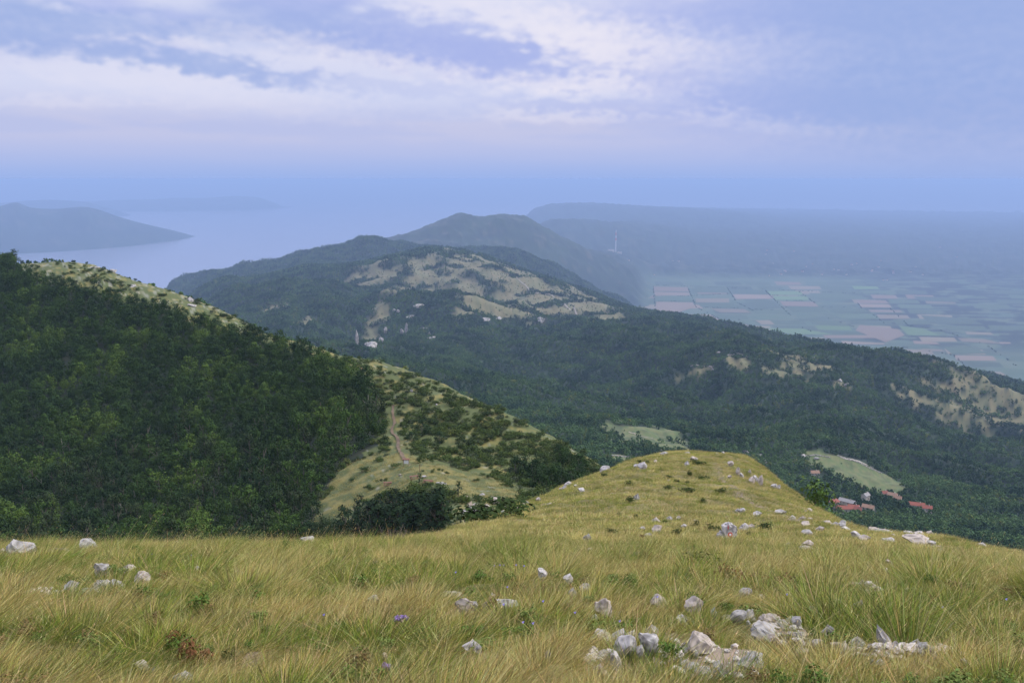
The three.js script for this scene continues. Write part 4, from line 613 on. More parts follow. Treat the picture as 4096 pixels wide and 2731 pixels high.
// pine clump beyond the meadow edge, two single pines on the saddle, the dark copse right of it
{
  const r = rng(404), clump = [[800, 1232], [830, 1225], [850, 1236], [870, 1212], [890, 1228], [905, 1205], [925, 1222], [940, 1238], [955, 1210], [975, 1226], [990, 1232], [1005, 1222], [1012, 1236], [880, 1240], [960, 1238], [820, 1240], [915, 1236], [985, 1214], [935, 1206], [860, 1222], [1000, 1240], [790, 1242]];
  for (let k = 0; k < 26; k++) clump.push([795 + 225 * r(), 1206 + 38 * r()]);
  clump.forEach(([px, py], i) => { const at = hitDown(px, py, 90, 190, 2, 30); if (!at) return; const h = 7.0 + 3.2 * r(), t = tree('pine_tree', at.x, at.z, h * 0.9, 6.4 + 2 * r(), pineGeos[i % 3], pineMats[i % 3], trunks[i % 3], barkMat, r() * 6.28, 'dark pine in the close clump just beyond the meadow edge', 'tree', 'pines of the clump', 0.4); });
  for (let k = 0; k < 46; k++) { const px = 560 + 250 * r(), py = 1236 - 22 * r() * (px - 560) / 250 + 14 * r(), at = hitDown(px, py, 100, 230, 2, 30); if (at) tree('broadleaf_tree', at.x, at.z, 3.4 + 2.6 * r(), 4.2 + 2 * r(), broadGeos[k % 5], greenMats[[0, 2, 1, 4][k % 4]], trunks[k % 3], barkMat, r() * 6, 'low bushy tree in the belt between the forest and the pine clump', 'tree', 'bushy trees beside the pine clump', 0.6); }
  for (const [px, py, w, h, label] of [[965, 1116, 3.4, 3.6, 'small lone pine between the picnic tables on the saddle'], [1054, 1146, 3.6, 4.8, 'lone pointed pine on the near edge of the saddle']]) { const at = hitDown(px, py, 120, 260); if (at) tree('pine_tree', at.x, at.z, h, w, pineGeos[1], pineMats[1], trunks[0], barkMat, 1, label, 'tree', undefined, 0.2); }
  let n = 0; for (let k = 0; k < 400 && n < 34; k++) { const a = r() * 6.283, d = Math.sqrt(r()), px = 1262 + Math.cos(a) * d * 78, py = 1096 + Math.sin(a) * d * 40, at = hit(px, py, 150, 300); if (!at) continue; n++; tree('broadleaf_tree', at.x, at.z, 4.5 + 2.8 * r(), 4.4 + 2 * r(), broadGeos[n % 5], greenMats[n % 3 === 1 ? 0 : 2], trunks[n % 3], barkMat, r() * 6, 'dark broadleaf tree in the copse behind the left foot of the shoulder', 'tree', 'trees of the copse', 0.3); }
  const at = hitDown(1848, 1178, 70, 200); if (at) { const x = at.x + 7, z = at.z - 16, t = tree('broadleaf_tree', x, z, 8.2, 5.8, broadGeos[2], leafMat(0.075, 0.125, 0.03), trunks[1], barkMat, 2, 'single bright green tree rising behind the right side of the shoulder', 'tree'); const [px, py] = pixelOf(x, t.position.y + 8.2, z), wantTop = 1106, D = -z; t.position.y -= (wantTop - py) * D / F * 1.04; }
  for (const [px, py, w, label] of [[970, 1010, 7, 'large dark round tree on the spur flank right of the red path'], [945, 1020, 5, 'smaller dark tree beside the large round one on the flank'], [1010, 1022, 5.5, 'round green tree right of the large dark one on the flank'], [690, 792, 4, 'dark tree standing on the ridge crest beside the yellow grass'], [705, 790, 3.4, 'small tree on the ridge crest beside its darker neighbour'], [815, 850, 4.5, 'dark bushy tree at the forest edge below the ridge crest']]) { const a = hitDown(px, py, 200, 620); if (a) tree('broadleaf_tree', a.x, a.z, w * 0.95, w, broadGeos[1], greenMats[2], trunks[0], barkMat, 1, label, 'tree', undefined, 0.5); }
}
// junipers on the meadow and the shoulder
[[930, 182, 150, 66], [855, 287, 84, 46], [985, 302, 130, 46], [640, 302, 90, 26], [295, 372, 112, 56], [280, 537, 145, 56], [645, 417, 104, 38], [845, 452, 155, 44], [1145, 437, 104, 34], [970, 547, 94, 22], [635, 747, 135, 56], [735, 852, 125, 80], [900, 772, 84, 66], [1070, 822, 155, 66], [1530, 807, 225, 56], [95, 832, 124, 56], [370, 162, 54, 36], [445, 162, 74, 24], [720, 362, 64, 36], [815, 372, 64, 28], [1220, 767, 104, 36], [175, 692, 94, 26], [335, 702, 48, 48], [60, 300, 100, 34], [1390, 860, 70, 34]].forEach(([x, y, w, h], i) => {
  const at = hitDown(1378 + x * 0.2441, 1022 + (y + h * 0.45) * 0.2441, 12, 135); if (!at) return; const k = at.D / F * 0.2441;
  shrub(at.x, at.z - w * k * 0.2, w * k * 0.95, h * k * 1.05 + 0.13, bushGeos[i % 4], juniperMats[i % 2], i === 0 ? 'largest dark juniper near the top of the grass shoulder' : i === 11 ? 'dark juniper beside the pair of white rocks' : i === 14 ? 'long low juniper just right of the waymark rock' : 'low dark green juniper on the grassy shoulder', i === 0 || i === 11 || i === 14 ? undefined : 'junipers on the shoulder', 'juniper');
});
[[1060, 545], [1090, 560], [1180, 610], [1290, 590], [1330, 690], [1360, 735], [1490, 730], [1540, 735], [1250, 790], [1150, 790], [1170, 850], [1370, 885], [1660, 755], [1000, 540], [990, 485], [840, 475], [790, 500], [760, 235], [550, 280], [255, 345], [315, 490], [130, 430], [385, 235]].forEach(([x, y], i) => { const at = hitDown(775 + x * 0.2441, 1005 + y * 0.2441, 60, 280); if (at) shrub(at.x, at.z, 2.2 + (i % 4) * 0.5, 1.3 + (i % 3) * 0.3, bushGeos[i % 4], i % 2 ? juniperMats[0] : bushMats[0], 'dark low bush on the grassy saddle around the picnic tables', 'bushes on the saddle'); });
// red-leaved undershrubs, thyme and bellflowers in the near meadow
const redMat = leafMat(0.13, 0.06, 0.028), oliveMat = leafMat(0.09, 0.10, 0.03);
[[450, 1505, 70, 40, 'red-tinged low shrub in the nearest grass, lower left'], [395, 1490, 36, 22, 'small red-leaved shrub beside the larger one, lower left'], [1640, 1310, 90, 24], [1700, 1330, 80, 26], [1760, 1335, 70, 24], [1590, 1300, 50, 18], [1810, 1345, 50, 18], [1740, 1300, 50, 16], [520, 1520, 40, 22]].forEach(([px, py, w, h, label], i) => { const at = hitDown(px, py + h * 0.4, 3.5, 40); if (!at) return; const k = at.D / F; shrub(at.x, at.z, w * k * 1.1, h * k * 1.1 + 0.14, bushGeos[i % 4], i % 3 === 2 ? oliveMat : redMat, label ?? 'reddish-brown low shrub in the hollow of the middle meadow', label ? undefined : 'red shrubs in the meadow hollow', 'red_shrub'); });
{
  const petal = std(0.20, 0.11, 0.34, 0.7), bell = std(0.22, 0.20, 0.55, 0.7), stem = std(0.12, 0.16, 0.04), r = rng(505);
  const cushion = (px, py, w, label) => { const at = hitDown(px, py, 3.5, 30); if (!at) return; const k = at.D / F * w, g = new THREE.Group(); g.position.set(at.x, ground(at.x, at.z) + 0.10, at.z); part(bushGeos[0], oliveMat, 'leaves', g).scale.set(k, k * 0.35, k * 0.7); for (let i = 0; i < 26; i++) { const f = part(flowerGeo, petal, 'flower', g); f.position.set((r() - 0.5) * k * 0.8, k * (0.2 + 0.22 * r()), (r() - 0.5) * k * 0.5); f.scale.setScalar(0.012 + 0.006 * r()); } add(g, 'thyme_cushion', label, 'flower'); };
  const flowerGeo = new THREE.IcosahedronGeometry(1, 1);
  cushion(922, 1447, 40, 'purple flowering thyme cushion in the near meadow'); cushion(888, 1560, 24, 'smaller purple thyme cushion at the bottom edge');
  [[744, 1452], [1134, 1330], [1147, 1337], [1156, 1336], [1184, 1348], [1202, 1354], [1164, 1380], [1245, 1444], [1199, 1488], [1222, 1487], [1318, 1454], [1507, 1411], [1803, 1407], [2160, 1420], [350, 1296], [372, 1300], [440, 1297], [700, 1291], [1046, 1360], [1155, 1443], [2305, 1410], [1420, 1470]].forEach(([px, py]) => { const at = hitDown(px, py, 3.5, 30); if (!at) return; const g = new THREE.Group(); g.position.set(at.x, ground(at.x, at.z), at.z); const st = part(new THREE.CylinderGeometry(0.0015, 0.002, 0.22, 5), stem, 'stem', g); st.position.y = 0.11; const b = part(bellGeo, bell, 'bell', g); b.position.set(0.012, 0.215, 0.01); b.rotation.z = -0.7; add(g, 'bellflower', 'tiny blue-violet bellflower among the near grass', 'flower', { group: 'bellflowers in the near grass' }); });
}
// bare twiggy bush on the meadow edge
{ const at = hitDown(905, 1256, 15, 45); if (at) { const r = rng(606), parts = []; for (let i = 0; i < 22; i++) { const a = r() * 6.283, h = 0.25 + 0.5 * r(), b = V3((r() - 0.5) * 0.5, 0, (r() - 0.5) * 0.3), e = V3(b.x + Math.cos(a) * h * 0.35, h, b.z + Math.sin(a) * h * 0.35); parts.push(new THREE.TubeGeometry(new THREE.CatmullRomCurve3([b, b.clone().lerp(e, 0.5).add(V3((r() - 0.5) * 0.06, 0.04, 0)), e]), 4, 0.007, 4)); for (let k = 0; k < 3; k++) { const s = b.clone().lerp(e, 0.4 + 0.5 * r()), q = s.clone().add(V3((r() - 0.5) * 0.2, 0.12 * r() + 0.04, (r() - 0.5) * 0.2)); parts.push(new THREE.TubeGeometry(new THREE.LineCurve3(s, q), 1, 0.004, 4)); } } const m = new THREE.Mesh(mergeGeometries(parts), std(0.12, 0.095, 0.085)); m.position.set(at.x, ground(at.x, at.z), at.z); add(m, 'bare_bush', 'leafless twiggy bush standing on the meadow edge under the pines', 'shrub'); } }

// ---------------------------------------------------------------- paths on the spur, walls and paths in the clearings
function ribbon(name, label, pts, from, to, width, color, lift) {
  const P3 = pts.map(([px, py]) => hitDown(px, py, from, to)).filter(Boolean).map((h) => V3(h.x, 0, h.z)); if (P3.length < 3) return;
  const curve = new THREE.CatmullRomCurve3(P3), N = 60, p = [], c = [], ix = [];
  for (let i = 0; i <= N; i++) { const q = curve.getPoint(i / N), t = curve.getTangent(i / N), w = width * (0.7 + 0.5 * Math.abs(n2(i * 0.3, 7))), nx = -t.z, nz = t.x; for (let k = 0; k < 4; k++) { const f = (k / 3 - 0.5) * w, x = q.x + nx * f, z = q.z + nz * f, v = 0.85 + 0.3 * n2(i * 0.7, k); p.push(x, ground(x, z) + lift, z); c.push(color[0] * v, color[1] * v, color[2] * v); } }
  for (let i = 0; i < N; i++) for (let k = 0; k < 3; k++) { const a = i * 4 + k; ix.push(a, a + 1, a + 4, a + 1, a + 5, a + 4); }
  const g = new THREE.BufferGeometry(); g.setAttribute('position', new THREE.Float32BufferAttribute(p, 3)); g.setAttribute('color', new THREE.Float32BufferAttribute(c, 3)); g.setIndex(ix); g.computeVertexNormals();
  return add(new THREE.Mesh(g, tinted(1)), name, label, 'path', { kind: 'structure' });
}
ribbon('path', 'reddish earth path climbing beside the forest edge above the saddle', redPath, 180, 420, 1.15, [0.16, 0.115, 0.07], 0.3);
ribbon('path', 'short reddish bare track under the ridge crest at the forest edge', [[820, 838], [827, 845], [826, 855], [818, 868]], 300, 480, 2.4, [0.26, 0.16, 0.09], 0.35);
ribbon('path', 'pale worn path below the lone pointed pine', [[1068, 1138], [1074, 1146], [1078, 1155], [1080, 1164]], 110, 240, 1.2, [0.32, 0.26, 0.19], 0.2);
ribbon('path', 'pale dirt road crossing the bald mountain', [[1186, 638], [1197, 652], [1212, 662], [1232, 677], [1262, 682], [1285, 690], [1300, 705], [1322, 722], [1335, 733]], 2600, 6000, 7, [0.30, 0.275, 0.23], 4);
ribbon('path', 'pale track along the upper edge of the large valley clearing', [[1930, 1050], [1960, 1058], [1985, 1066], [2005, 1075], [2025, 1086]], 800, 1500, 5, [0.34, 0.32, 0.27], 0.6);
ribbon('path', 'light track across the small green clearing in the valley', [[1445, 993], [1460, 998], [1480, 1004], [1500, 1007]], 800, 1500, 3, [0.34, 0.30, 0.22], 0.5);
function wall(label, pts, from, to, h) {
  const P3 = pts.map(([px, py]) => hitDown(px, py, from, to)).filter(Boolean); if (P3.length < 2) return; const curve = new THREE.CatmullRomCurve3(P3.map((q) => V3(q.x, 0, q.z))), len = curve.getLength(), r = rng(Math.round(len * 10)), N = Math.min(240, Math.round(len / (h * 0.9))), g = new THREE.Group(), o = curve.getPoint(0);
  for (let i = 0; i < N; i++) { const q = curve.getPointAt((i + r() * 0.6) / N), m = part(smallRocks[i % 6], stones[i % 3], 'stone', g); m.position.set(q.x - o.x, ground(q.x, q.z) + h * 0.35, q.z - o.z); m.scale.set(h * (0.7 + 0.4 * r()), h * (0.5 + 0.3 * r()), h * 0.6); m.rotation.y = r() * 6; }
  g.position.set(o.x, 0, o.z); add(g, 'stone_wall', label, 'wall');
}
wall('dry stone wall running down the far rim of the large clearing', [[1925, 1048], [1950, 1056], [1975, 1064], [2000, 1078], [2026, 1088]], 800, 1500, 1.5);
wall('short pale dry stone wall in the upper part of the large clearing', [[1853, 1048], [1875, 1047], [1890, 1050], [1908, 1053]], 800, 1500, 1.5);
wall('curved stone wall round the small upper clearing on the slope', [[1672, 818], [1690, 815], [1708, 819], [1718, 822]], 1500, 3400, 3);
wall('stone wall along the clearing left of the slope meadow', [[1585, 846], [1605, 842], [1626, 842], [1638, 856]], 1500, 3400, 3);
wall('pale wall behind the left flank of the grass shoulder', [[1388, 1048], [1410, 1047], [1432, 1050], [1455, 1053]], 700, 1500, 1.6);
// white cliffs and outcrops on the middle mountain and the ridge
function cliff(px, py, w, h, from, to, label, group) { const at = hit(px, py + h * 0.4, from, to); if (!at) return; const k = at.D / F, m = new THREE.Mesh(rockGeometry(Math.round(px * 7 + py), 3, 14), stones[1]); m.position.set(at.x, ground(at.x, at.z) + h * k * 0.35, at.z); m.scale.set(w * k * 0.5, h * k * 0.5, w * k * 0.36); m.rotation.set(0.15, px, ((px * 13) % 7) / 12 - 0.3); add(m, 'rock_outcrop', label, 'cliff', group ? { group } : {}); }
[[210, 1085, 26, 120, 'tall white cliff at the left end of the mountain face'], [300, 1128, 70, 50, 'wide white cliff above the forest hill'], [370, 1100, 24, 44], [402, 1035, 20, 56], [515, 1050, 18, 50], [540, 1030, 20, 90], [570, 942, 40, 24], [620, 866, 56, 28, 'white outcrop topmost on the mountain face'], [670, 1020, 36, 22], [695, 1060, 18, 40], [715, 1090, 36, 24], [1075, 965, 40, 30], [1045, 1020, 18, 26], [1440, 970, 40, 24], [1155, 957, 40, 14], [485, 916, 20, 22], [460, 902, 16, 16], [1120, 1022, 16, 14]].forEach(([x, y, w, h, label]) => cliff(746.5 + x * 0.3443, 402 + y * 0.3443, w * 0.7, h * 0.4, 1500, 6000, label ?? 'small white crag on the wooded face of the middle mountain', label ? undefined : 'white crags on the middle mountain'));
[[1850, 815, 14, 9], [1868, 822, 12, 7], [1800, 806, 20, 6], [1825, 810, 18, 6], [1930, 876, 16, 7], [1945, 882, 14, 6], [1650, 814, 14, 7], [1715, 1038, 26, 12], [1745, 1046, 22, 10], [1760, 1060, 20, 9], [1845, 1046, 22, 9], [1875, 1052, 18, 7]].forEach(([px, py, w, h]) => cliff(px, py, w, h, 700, 3600, 'pale outcrop breaking through the valley forest', 'outcrops in the valley forest'));
[[300, 655, 26, 5], [380, 662, 16, 5], [438, 688, 22, 13], [440, 702, 34, 6], [508, 702, 20, 13], [525, 712, 22, 7], [545, 728, 20, 6], [215, 612, 30, 6], [260, 624, 30, 7], [640, 782, 22, 4], [1003, 933, 9, 5], [945, 895, 7, 10], [955, 905, 6, 9], [960, 918, 7, 6], [970, 948, 8, 6], [985, 950, 8, 7], [1050, 1000, 8, 5], [1088, 1022, 9, 6]].forEach(([px, py, w, h]) => cliff(px, py, w, h, 200, 700, 'white limestone outcrop along the bare ridge and flank of the spur', 'outcrops on the spur'));

// ---------------------------------------------------------------- picnic place on the saddle
{
  const wood = std(0.16, 0.075, 0.05, 0.85), post = std(0.20, 0.13, 0.08, 0.85), board = std(0.72, 0.72, 0.70, 0.7), box = (w, h, d) => new THREE.BoxGeometry(w, h, d);
  const table = (px, py, turn, label) => { const at = hitDown(px, py, 120, 320); if (!at) return; const g = new THREE.Group(), put = (geo, name, x, y, z, rx = 0) => { const m = part(geo, wood, name, g); m.position.set(x, y, z); m.rotation.x = rx; }; for (let i = 0; i < 5; i++) put(box(2, 0.045, 0.14), 'table_plank', 0, 0.75, -0.31 + i * 0.155); for (const s of [-1, 1]) { for (let i = 0; i < 2; i++) put(box(2, 0.045, 0.13), 'seat_plank', 0, 0.45, s * (0.68 + i * 0.145)); for (const e of [-0.75, 0.75]) { put(box(0.09, 0.86, 0.09), 'leg', e, 0.37, s * 0.42, s * -0.42); } } for (const e of [-0.75, 0.75]) put(box(0.07, 0.09, 1.6), 'crossbeam', e, 0.39, 0); g.position.set(at.x, ground(at.x, at.z), at.z); g.rotation.y = turn; g.scale.setScalar(1.15); add(g, 'picnic_table', label, 'table'); };
  table(951, 1101, 0.3, 'brown wooden picnic table left of the small lone pine'); table(983, 1112, -0.3, 'brown wooden picnic table right of the small lone pine'); table(890, 1113, 0.1, 'brown wooden picnic table apart on the left of the saddle');
  const at = hitDown(933, 1073, 140, 330); if (at) { const g = new THREE.Group(); g.position.set(at.x, ground(at.x, at.z), at.z); for (const s of [-0.75, 0.75]) part(box(0.12, 2.3, 0.12), post, 'post', g).position.set(s, 1.1, 0); part(box(1.35, 1.0, 0.06), board, 'panel', g).position.set(0, 1.45, 0.03); const rf = part(box(2.0, 0.07, 0.7), wood, 'roof', g); rf.position.set(0, 2.3, 0.05); rf.rotation.x = 0.35; add(g, 'information_board', 'white information board with wooden posts on the saddle', 'sign'); }
  const a2 = hitDown(964, 1084, 140, 330); if (a2) { const g = new THREE.Group(); g.position.set(a2.x, ground(a2.x, a2.z), a2.z); part(new THREE.CylinderGeometry(0.07, 0.08, 2.2, 8), post, 'post', g).position.y = 1.1; part(box(0.7, 0.14, 0.03), post, 'arm', g).position.set(0.2, 1.9, 0.08); add(g, 'signpost', 'thin wooden signpost standing above the picnic tables', 'sign'); }
}
// ---------------------------------------------------------------- the hamlet and far farmhouses
const red = [std(0.22, 0.07, 0.045), std(0.19, 0.065, 0.045)], brown = std(0.24, 0.15, 0.10), greyRoof = std(0.26, 0.25, 0.24), plaster = [std(0.50, 0.46, 0.40), std(0.40, 0.36, 0.30)], darkPane = std(0.03, 0.03, 0.035, 0.3);
function houseParts(g, w, d, h, rise, roofMat, wallMat, windows) {
  const s = new THREE.Shape([[-d / 2, -3.5], [d / 2, -3.5], [d / 2, h], [0, h + rise], [-d / 2, h]].map(([x, y]) => new THREE.Vector2(x, y))), wall = new THREE.ExtrudeGeometry(s, { depth: w, bevelEnabled: false }); wall.translate(0, 0, -w / 2); wall.rotateY(Math.PI / 2); part(wall, wallMat, 'wall', g);
  const slab = (k) => { const len = Math.hypot(d / 2 + 0.5, rise * (d / 2 + 0.5) / (d / 2)), b = new THREE.BoxGeometry(w + 0.9, 0.22, len); b.translate(0, 0.13, k * len / 2); b.rotateX(k * Math.atan2(rise, d / 2)); b.translate(0, h + rise, 0); return b; };
  const roof = part(mergeGeometries([slab(1), slab(-1)]), roofMat, 'roof', g);
  if (windows) { const ch = part(new THREE.BoxGeometry(0.7, 1.6, 0.7), wallMat, 'chimney', roof); ch.position.set(w * 0.22, h + rise + 0.4, 0.5); const n = Math.max(2, Math.round(w / 4)); for (let i = 0; i < n; i++) { const q = part(new THREE.BoxGeometry(0.95, 1.3, 0.12), darkPane, 'window', g); q.position.set(-w / 2 + (i + 0.5) * w / n, h * 0.6, d / 2 + 0.02); } const door = part(new THREE.BoxGeometry(1.1, 2.1, 0.12), std(0.12, 0.07, 0.04), 'door', g); door.position.set(w * 0.12, 1.0, d / 2 + 0.03); }
}
for (const [px, py, w, d, h, turn, m, wm, label] of [
  [1916, 1164, 9, 8, 4.5, 0.9, red[0], 0, 'small red-roofed house at the left end of the hamlet'], [1936, 1179, 15, 8, 5, 0.0, red[0], 1, 'long red-roofed house in the front row of the hamlet'], [1960, 1178, 10, 8, 5.5, -0.25, red[0], 0, 'red-roofed house adjoining the long one on its right'], [1970, 1182, 6, 6, 4.5, -0.4, red[1], 1, 'small red-roofed annex at the right end of the front row'], [1946, 1161, 15, 7, 4, -0.75, greyRoof, 1, 'long grey-roofed barn behind the red-roofed houses'], [1994, 1175, 10, 7, 4, -0.6, brown, 1, 'brown-roofed barn half hidden by trees right of the front row'], [1988, 1150, 7, 6, 5, 0.6, greyRoof, 0, 'pale stone house standing behind the hamlet trees'], [2031, 1141, 6, 6, 4, 0.2, red[1], 0, 'small red-roofed hut at the edge of the clearing'], [2050, 1148, 9, 7, 5, -0.6, brown, 0, 'pale house with brown roof below the clearing'], [2062, 1154, 7, 6, 4, -0.6, brown, 1, 'brown-roofed shed just below the pale house'],
  [2105, 1171, 14, 8, 5, -0.35, red[0], 0, 'long bright red-roofed house apart on the right'], [2128, 1179, 9, 7, 5, -0.35, red[0], 0, 'red-roofed white house at the far right of the hamlet'], [1871, 1095, 9, 6, 3.5, 0.1, brown, 0, 'solitary pale building in the woods left of the clearing'],
]) { const at = hitDown(px, py, 650, 1300); if (!at) continue; const g = new THREE.Group(); g.position.set(at.x, ground(at.x, at.z) + 1.4, at.z); g.rotation.y = turn; houseParts(g, w * 1.15, d * 1.05, h, 2.3, m, plaster[wm], true); add(g, 'house', label, 'house'); houses.push([at.x, at.z]); }
{
  const r = rng(707), spots = []; for (let i = 0; i < 34; i++) { const near = i < 20; spots.push(near ? [1760 + 360 * (i % 20) / 20 + 30 * r(), 612 + 26 * r() + 10 * Math.sin(i)] : [1380 + 900 * r(), 560 + 90 * r()]); }
  for (const [px, py] of spots) { const at = hit(px, py, 8000, 20000); if (!at) continue; const g = new THREE.Group(); g.position.set(at.x, ground(at.x, at.z) + 3, at.z); g.rotation.y = r() * 3; houseParts(g, 22 + 16 * r(), 14 + 6 * r(), 9, 5, red[i2(r)], plaster[0], false); add(g, 'farmhouse', 'tiny pale farmhouse of the far lowland villages', 'house', { group: 'far lowland houses' }); }
  function i2(q) { return q() < 0.5 ? 0 : 1; }
}
// power-station chimney on the far bay
{
  const at = hit(1414, 579, 12000, 16000) ?? { x: 0.12 * 13200, z: -13200, D: 13200 }, y = ground(at.x, at.z) - 20, H = 345, g = new THREE.Group(); g.position.set(at.x, y, at.z);
  const white = std(0.5, 0.49, 0.48), redBand = std(0.55, 0.12, 0.08), rad = (t) => mix(11, 6, t); for (let i = 0; i < 9; i++) { const a = i / 9, b = (i + 1) / 9; part(new THREE.CylinderGeometry(rad(b), rad(a), H / 9, 20, 1), i > 3 && i % 2 ? redBand : white, 'shaft_section', g).position.y = (a + b) / 2 * H; }
  add(g, 'industrial_chimney', 'tall thin white chimney rising from the hazy bay', 'chimney');
  for (const [dx, w, h] of [[-70, 90, 35], [-190, 110, 22], [60, 60, 26]]) { const b = new THREE.Group(); b.position.set(at.x + dx, ground(at.x + dx, at.z + 20), at.z + 20); houseParts(b, w, 40, h, 4, greyRoof, plaster[0], false); add(b, 'factory_building', dx === -70 ? 'pale industrial hall beside the tall chimney' : dx === 60 ? 'small pale hall right of the tall chimney' : 'long pale hall farther left of the tall chimney', 'building'); }
}
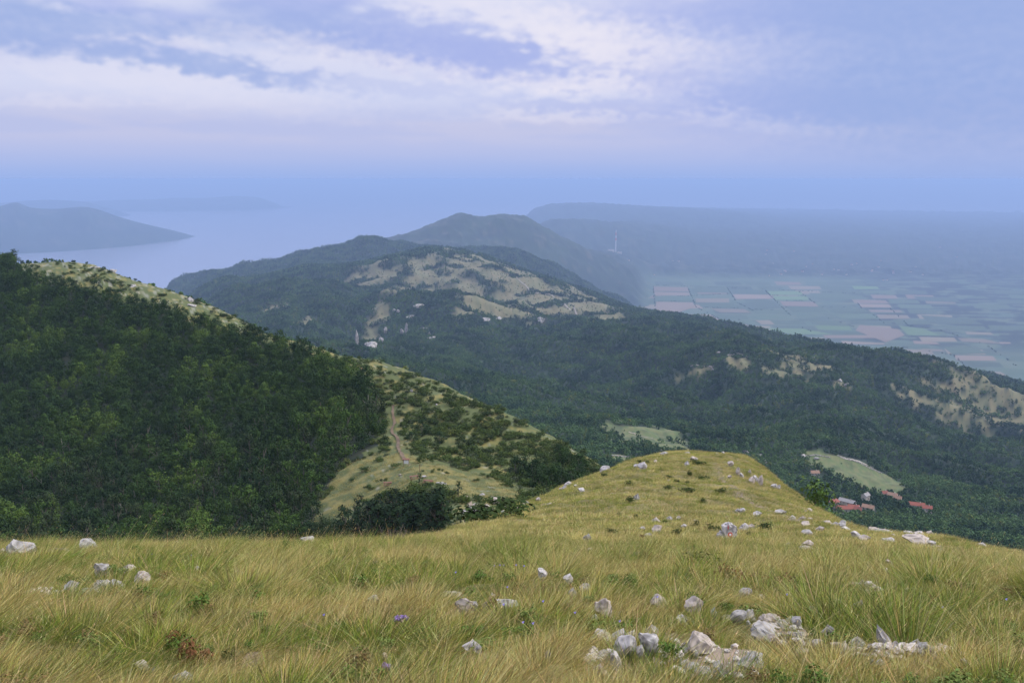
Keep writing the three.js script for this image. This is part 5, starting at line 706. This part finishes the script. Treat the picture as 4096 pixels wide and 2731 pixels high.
// ---------------------------------------------------------------- fields of the plain
{
  const plain = scene.getObjectByName('farmland_plain'), r = rng(808), X0 = 1493, Y0 = 402, K = 0.3662, onPlain = (zx, zy, alt) => { const [u, t] = slopes(X0 + zx * K, Y0 + zy * K), D = (EYE - alt) / -t; return [u * D, -D]; };
  const tone = { b: [0.185, 0.145, 0.10], g: [0.062, 0.10, 0.05], l: [0.095, 0.16, 0.06], t: [0.16, 0.138, 0.085], d: [0.048, 0.078, 0.042] }, mats = {};
  const field = (pts, k, low = 0) => { const q = pts.map(([a, b]) => onPlain(a, b, 30)), s = new THREE.Shape(q.map(([x, z]) => new THREE.Vector2(x, -z))), g = new THREE.ShapeGeometry(s); g.rotateX(-Math.PI / 2); const v = (r() * 3) | 0, m = mats[k + v] ??= std(...tone[k].map((c) => c * (0.88 + 0.12 * v)), 1); const f = part(g, m, 'field', plain); f.position.y = 32.5 + low + r() * 0.8; };
  const rows = [['b', [25, 700], [235, 705], [248, 731], [25, 728]], ['b', [28, 733], [245, 738], [252, 757], [30, 755]], ['b', [40, 795], [270, 800], [280, 830], [170, 865], [40, 865]], ['b', [190, 872], [380, 875], [440, 910], [215, 905]], ['b', [430, 935], [610, 938], [660, 970], [520, 962]], ['b', [520, 748], [745, 752], [760, 777], [540, 778]], ['t', [285, 775], [495, 775], [500, 800], [290, 800]], ['b', [815, 792], [1030, 797], [1060, 826], [840, 822]], ['b', [1300, 785], [1480, 787], [1500, 806], [1310, 806]], ['b', [1312, 810], [1502, 812], [1520, 832], [1325, 830]], ['b', [1370, 845], [1570, 848], [1590, 862], [1390, 860]], ['b', [1320, 940], [1560, 968], [1600, 1005], [1480, 1050], [1290, 975]], ['b', [1085, 1005], [1400, 1005], [1410, 1024], [1100, 1024]], ['b', [1200, 1040], [1470, 1056], [1475, 1064], [1210, 1060]], ['b', [1650, 1040], [1800, 1050], [1820, 1063], [1660, 1060]], ['t', [1600, 1170], [1900, 1190], [2040, 1225], [1960, 1238]], ['t', [2050, 1235], [2200, 1235], [2240, 1260], [2090, 1252]], ['t', [1930, 1022], [2100, 1030], [2220, 1060], [1960, 1045]],
    ['l', [735, 728], [945, 730], [965, 753], [760, 753]], ['l', [770, 758], [985, 762], [1000, 785], [790, 785]], ['g', [30, 760], [250, 762], [268, 792], [36, 790]], ['g', [260, 710], [490, 714], [500, 740], [272, 736]], ['d', [500, 718], [715, 722], [735, 746], [515, 743]], ['d', [560, 805], [780, 790], [840, 830], [640, 850]], ['g', [300, 805], [520, 806], [545, 828], [320, 828]], ['t', [380, 838], [590, 842], [640, 865], [440, 862]], ['g', [860, 830], [1080, 830], [1120, 860], [900, 862]], ['g', [1000, 740], [1260, 748], [1290, 780], [1040, 780]], ['g', [1130, 835], [1340, 838], [1380, 862], [1160, 865]], ['g', [1150, 870], [1400, 868], [1450, 905], [1200, 905]], ['t', [660, 912], [750, 912], [785, 938], [700, 938]], ['g', [450, 912], [640, 912], [700, 940], [560, 936]], ['d', [900, 905], [1100, 885], [1180, 900], [960, 912]], ['l', [1560, 945], [1720, 965], [1830, 1010], [1620, 1005]], ['g', [1240, 1070], [1560, 1070], [1640, 1115], [1380, 1120]], ['d', [1430, 1130], [1700, 1130], [1800, 1165], [1560, 1165]], ['g', [1840, 1080], [2040, 1085], [2120, 1120], [1900, 1125]], ['t', [1700, 1090], [1830, 1095], [1860, 1108], [1730, 1106]], ['d', [1650, 760], [1900, 770], [1960, 800], [1700, 790]], ['d', [1700, 880], [2000, 900], [2100, 940], [1750, 925]], ['t', [1980, 985], [2140, 990], [2160, 1003], [1990, 1000]], ['g', [2000, 762], [2110, 765], [2120, 775], [2010, 772]], ['b', [2190, 1048], [2260, 1050], [2270, 1060], [2200, 1060]], ['l', [700, 960], [960, 965], [1150, 1000], [900, 1000]]];
  // the ordinary strips between: a slanting grid of parcels
  for (let j = 0; j < 26; j++) for (let i = -6; i < 17; i++) {
    const y0 = 668 + 26 * j + 0.5 * j * j, h = 25 + 1.0 * j, w = 190 + 9 * j, x0 = 20 + i * w + (y0 - 668) * 0.62 + ((j * 37) % 50), x1 = x0 + w * (0.7 + 0.28 * r()); if (x1 < -60 || x0 > 2380 || y0 > 1330) continue;
    const rough = smooth(1500, 1800, x0 - (y0 - 760) * 0.9); if (r() < 0.12 + 0.62 * rough) continue; const q = r(), s = h * 0.62;
    field([[x0, y0], [x1, y0 + 0.02 * w], [x1 + s, y0 + h * (0.8 + 0.2 * r())], [x0 + s, y0 + h * 0.86]], q < 0.4 ? 'g' : q < 0.68 ? 'd' : q < 0.86 ? 't' : q < 0.93 ? 'b' : 'l', -1.2);
  }
  for (const [k, ...pts] of rows) field(pts, k);
  // hedgerows: rows of trees
  const hedges = []; const hedge = (pts) => { for (let i = 0; i < pts.length - 1; i++) { const [x0, z0] = onPlain(...pts[i], 30), [x1, z1] = onPlain(...pts[i + 1], 30), n = Math.hypot(x1 - x0, z1 - z0) / 17; for (let k = 0; k < n; k++) { if (n2(x0 / 90 + k * 0.13, z0 / 90) > -0.05) continue; const x = mix(x0, x1, k / n) + (r() - 0.5) * 10, z = mix(z0, z1, k / n) + (r() - 0.5) * 10, s = 9 + 8 * r(); hedges.push([x, 29, z, r() * 6, s, s * 0.9, s, 0.04, 0.068, 0.035]); } } };
  [[[235, 700], [290, 830], [430, 902]], [[715, 715], [880, 880]], [[488, 712], [545, 800], [670, 862]], [[935, 732], [1050, 815]], [[0, 690], [700, 715], [1200, 740], [1500, 745]], [[290, 831], [560, 836]], [[25, 758], [250, 760], [500, 745]], [[30, 792], [270, 796]], [[760, 755], [970, 757]], [[790, 788], [1010, 790]], [[1080, 828], [1330, 832]], [[1120, 900], [1340, 975]], [[910, 940], [1030, 990]], [[1300, 800], [1330, 835]], [[1390, 870], [1470, 930], [1560, 935]], [[20, 700], [36, 865]], [[1580, 1080], [1900, 1130], [2020, 1230]], [[560, 910], [660, 970]], [[1500, 830], [1620, 945], [1800, 970], [2100, 1060], [2300, 1200]], [[560, 838], [760, 850], [860, 830]]].forEach(hedge);
  scatter('hedgerows', 'dark rows of hedgerow trees dividing the hazy fields', 'hedge', farGeos.slice(0, 2), whiteLeaf, hedges);
}
renderer.render(scene, camera);
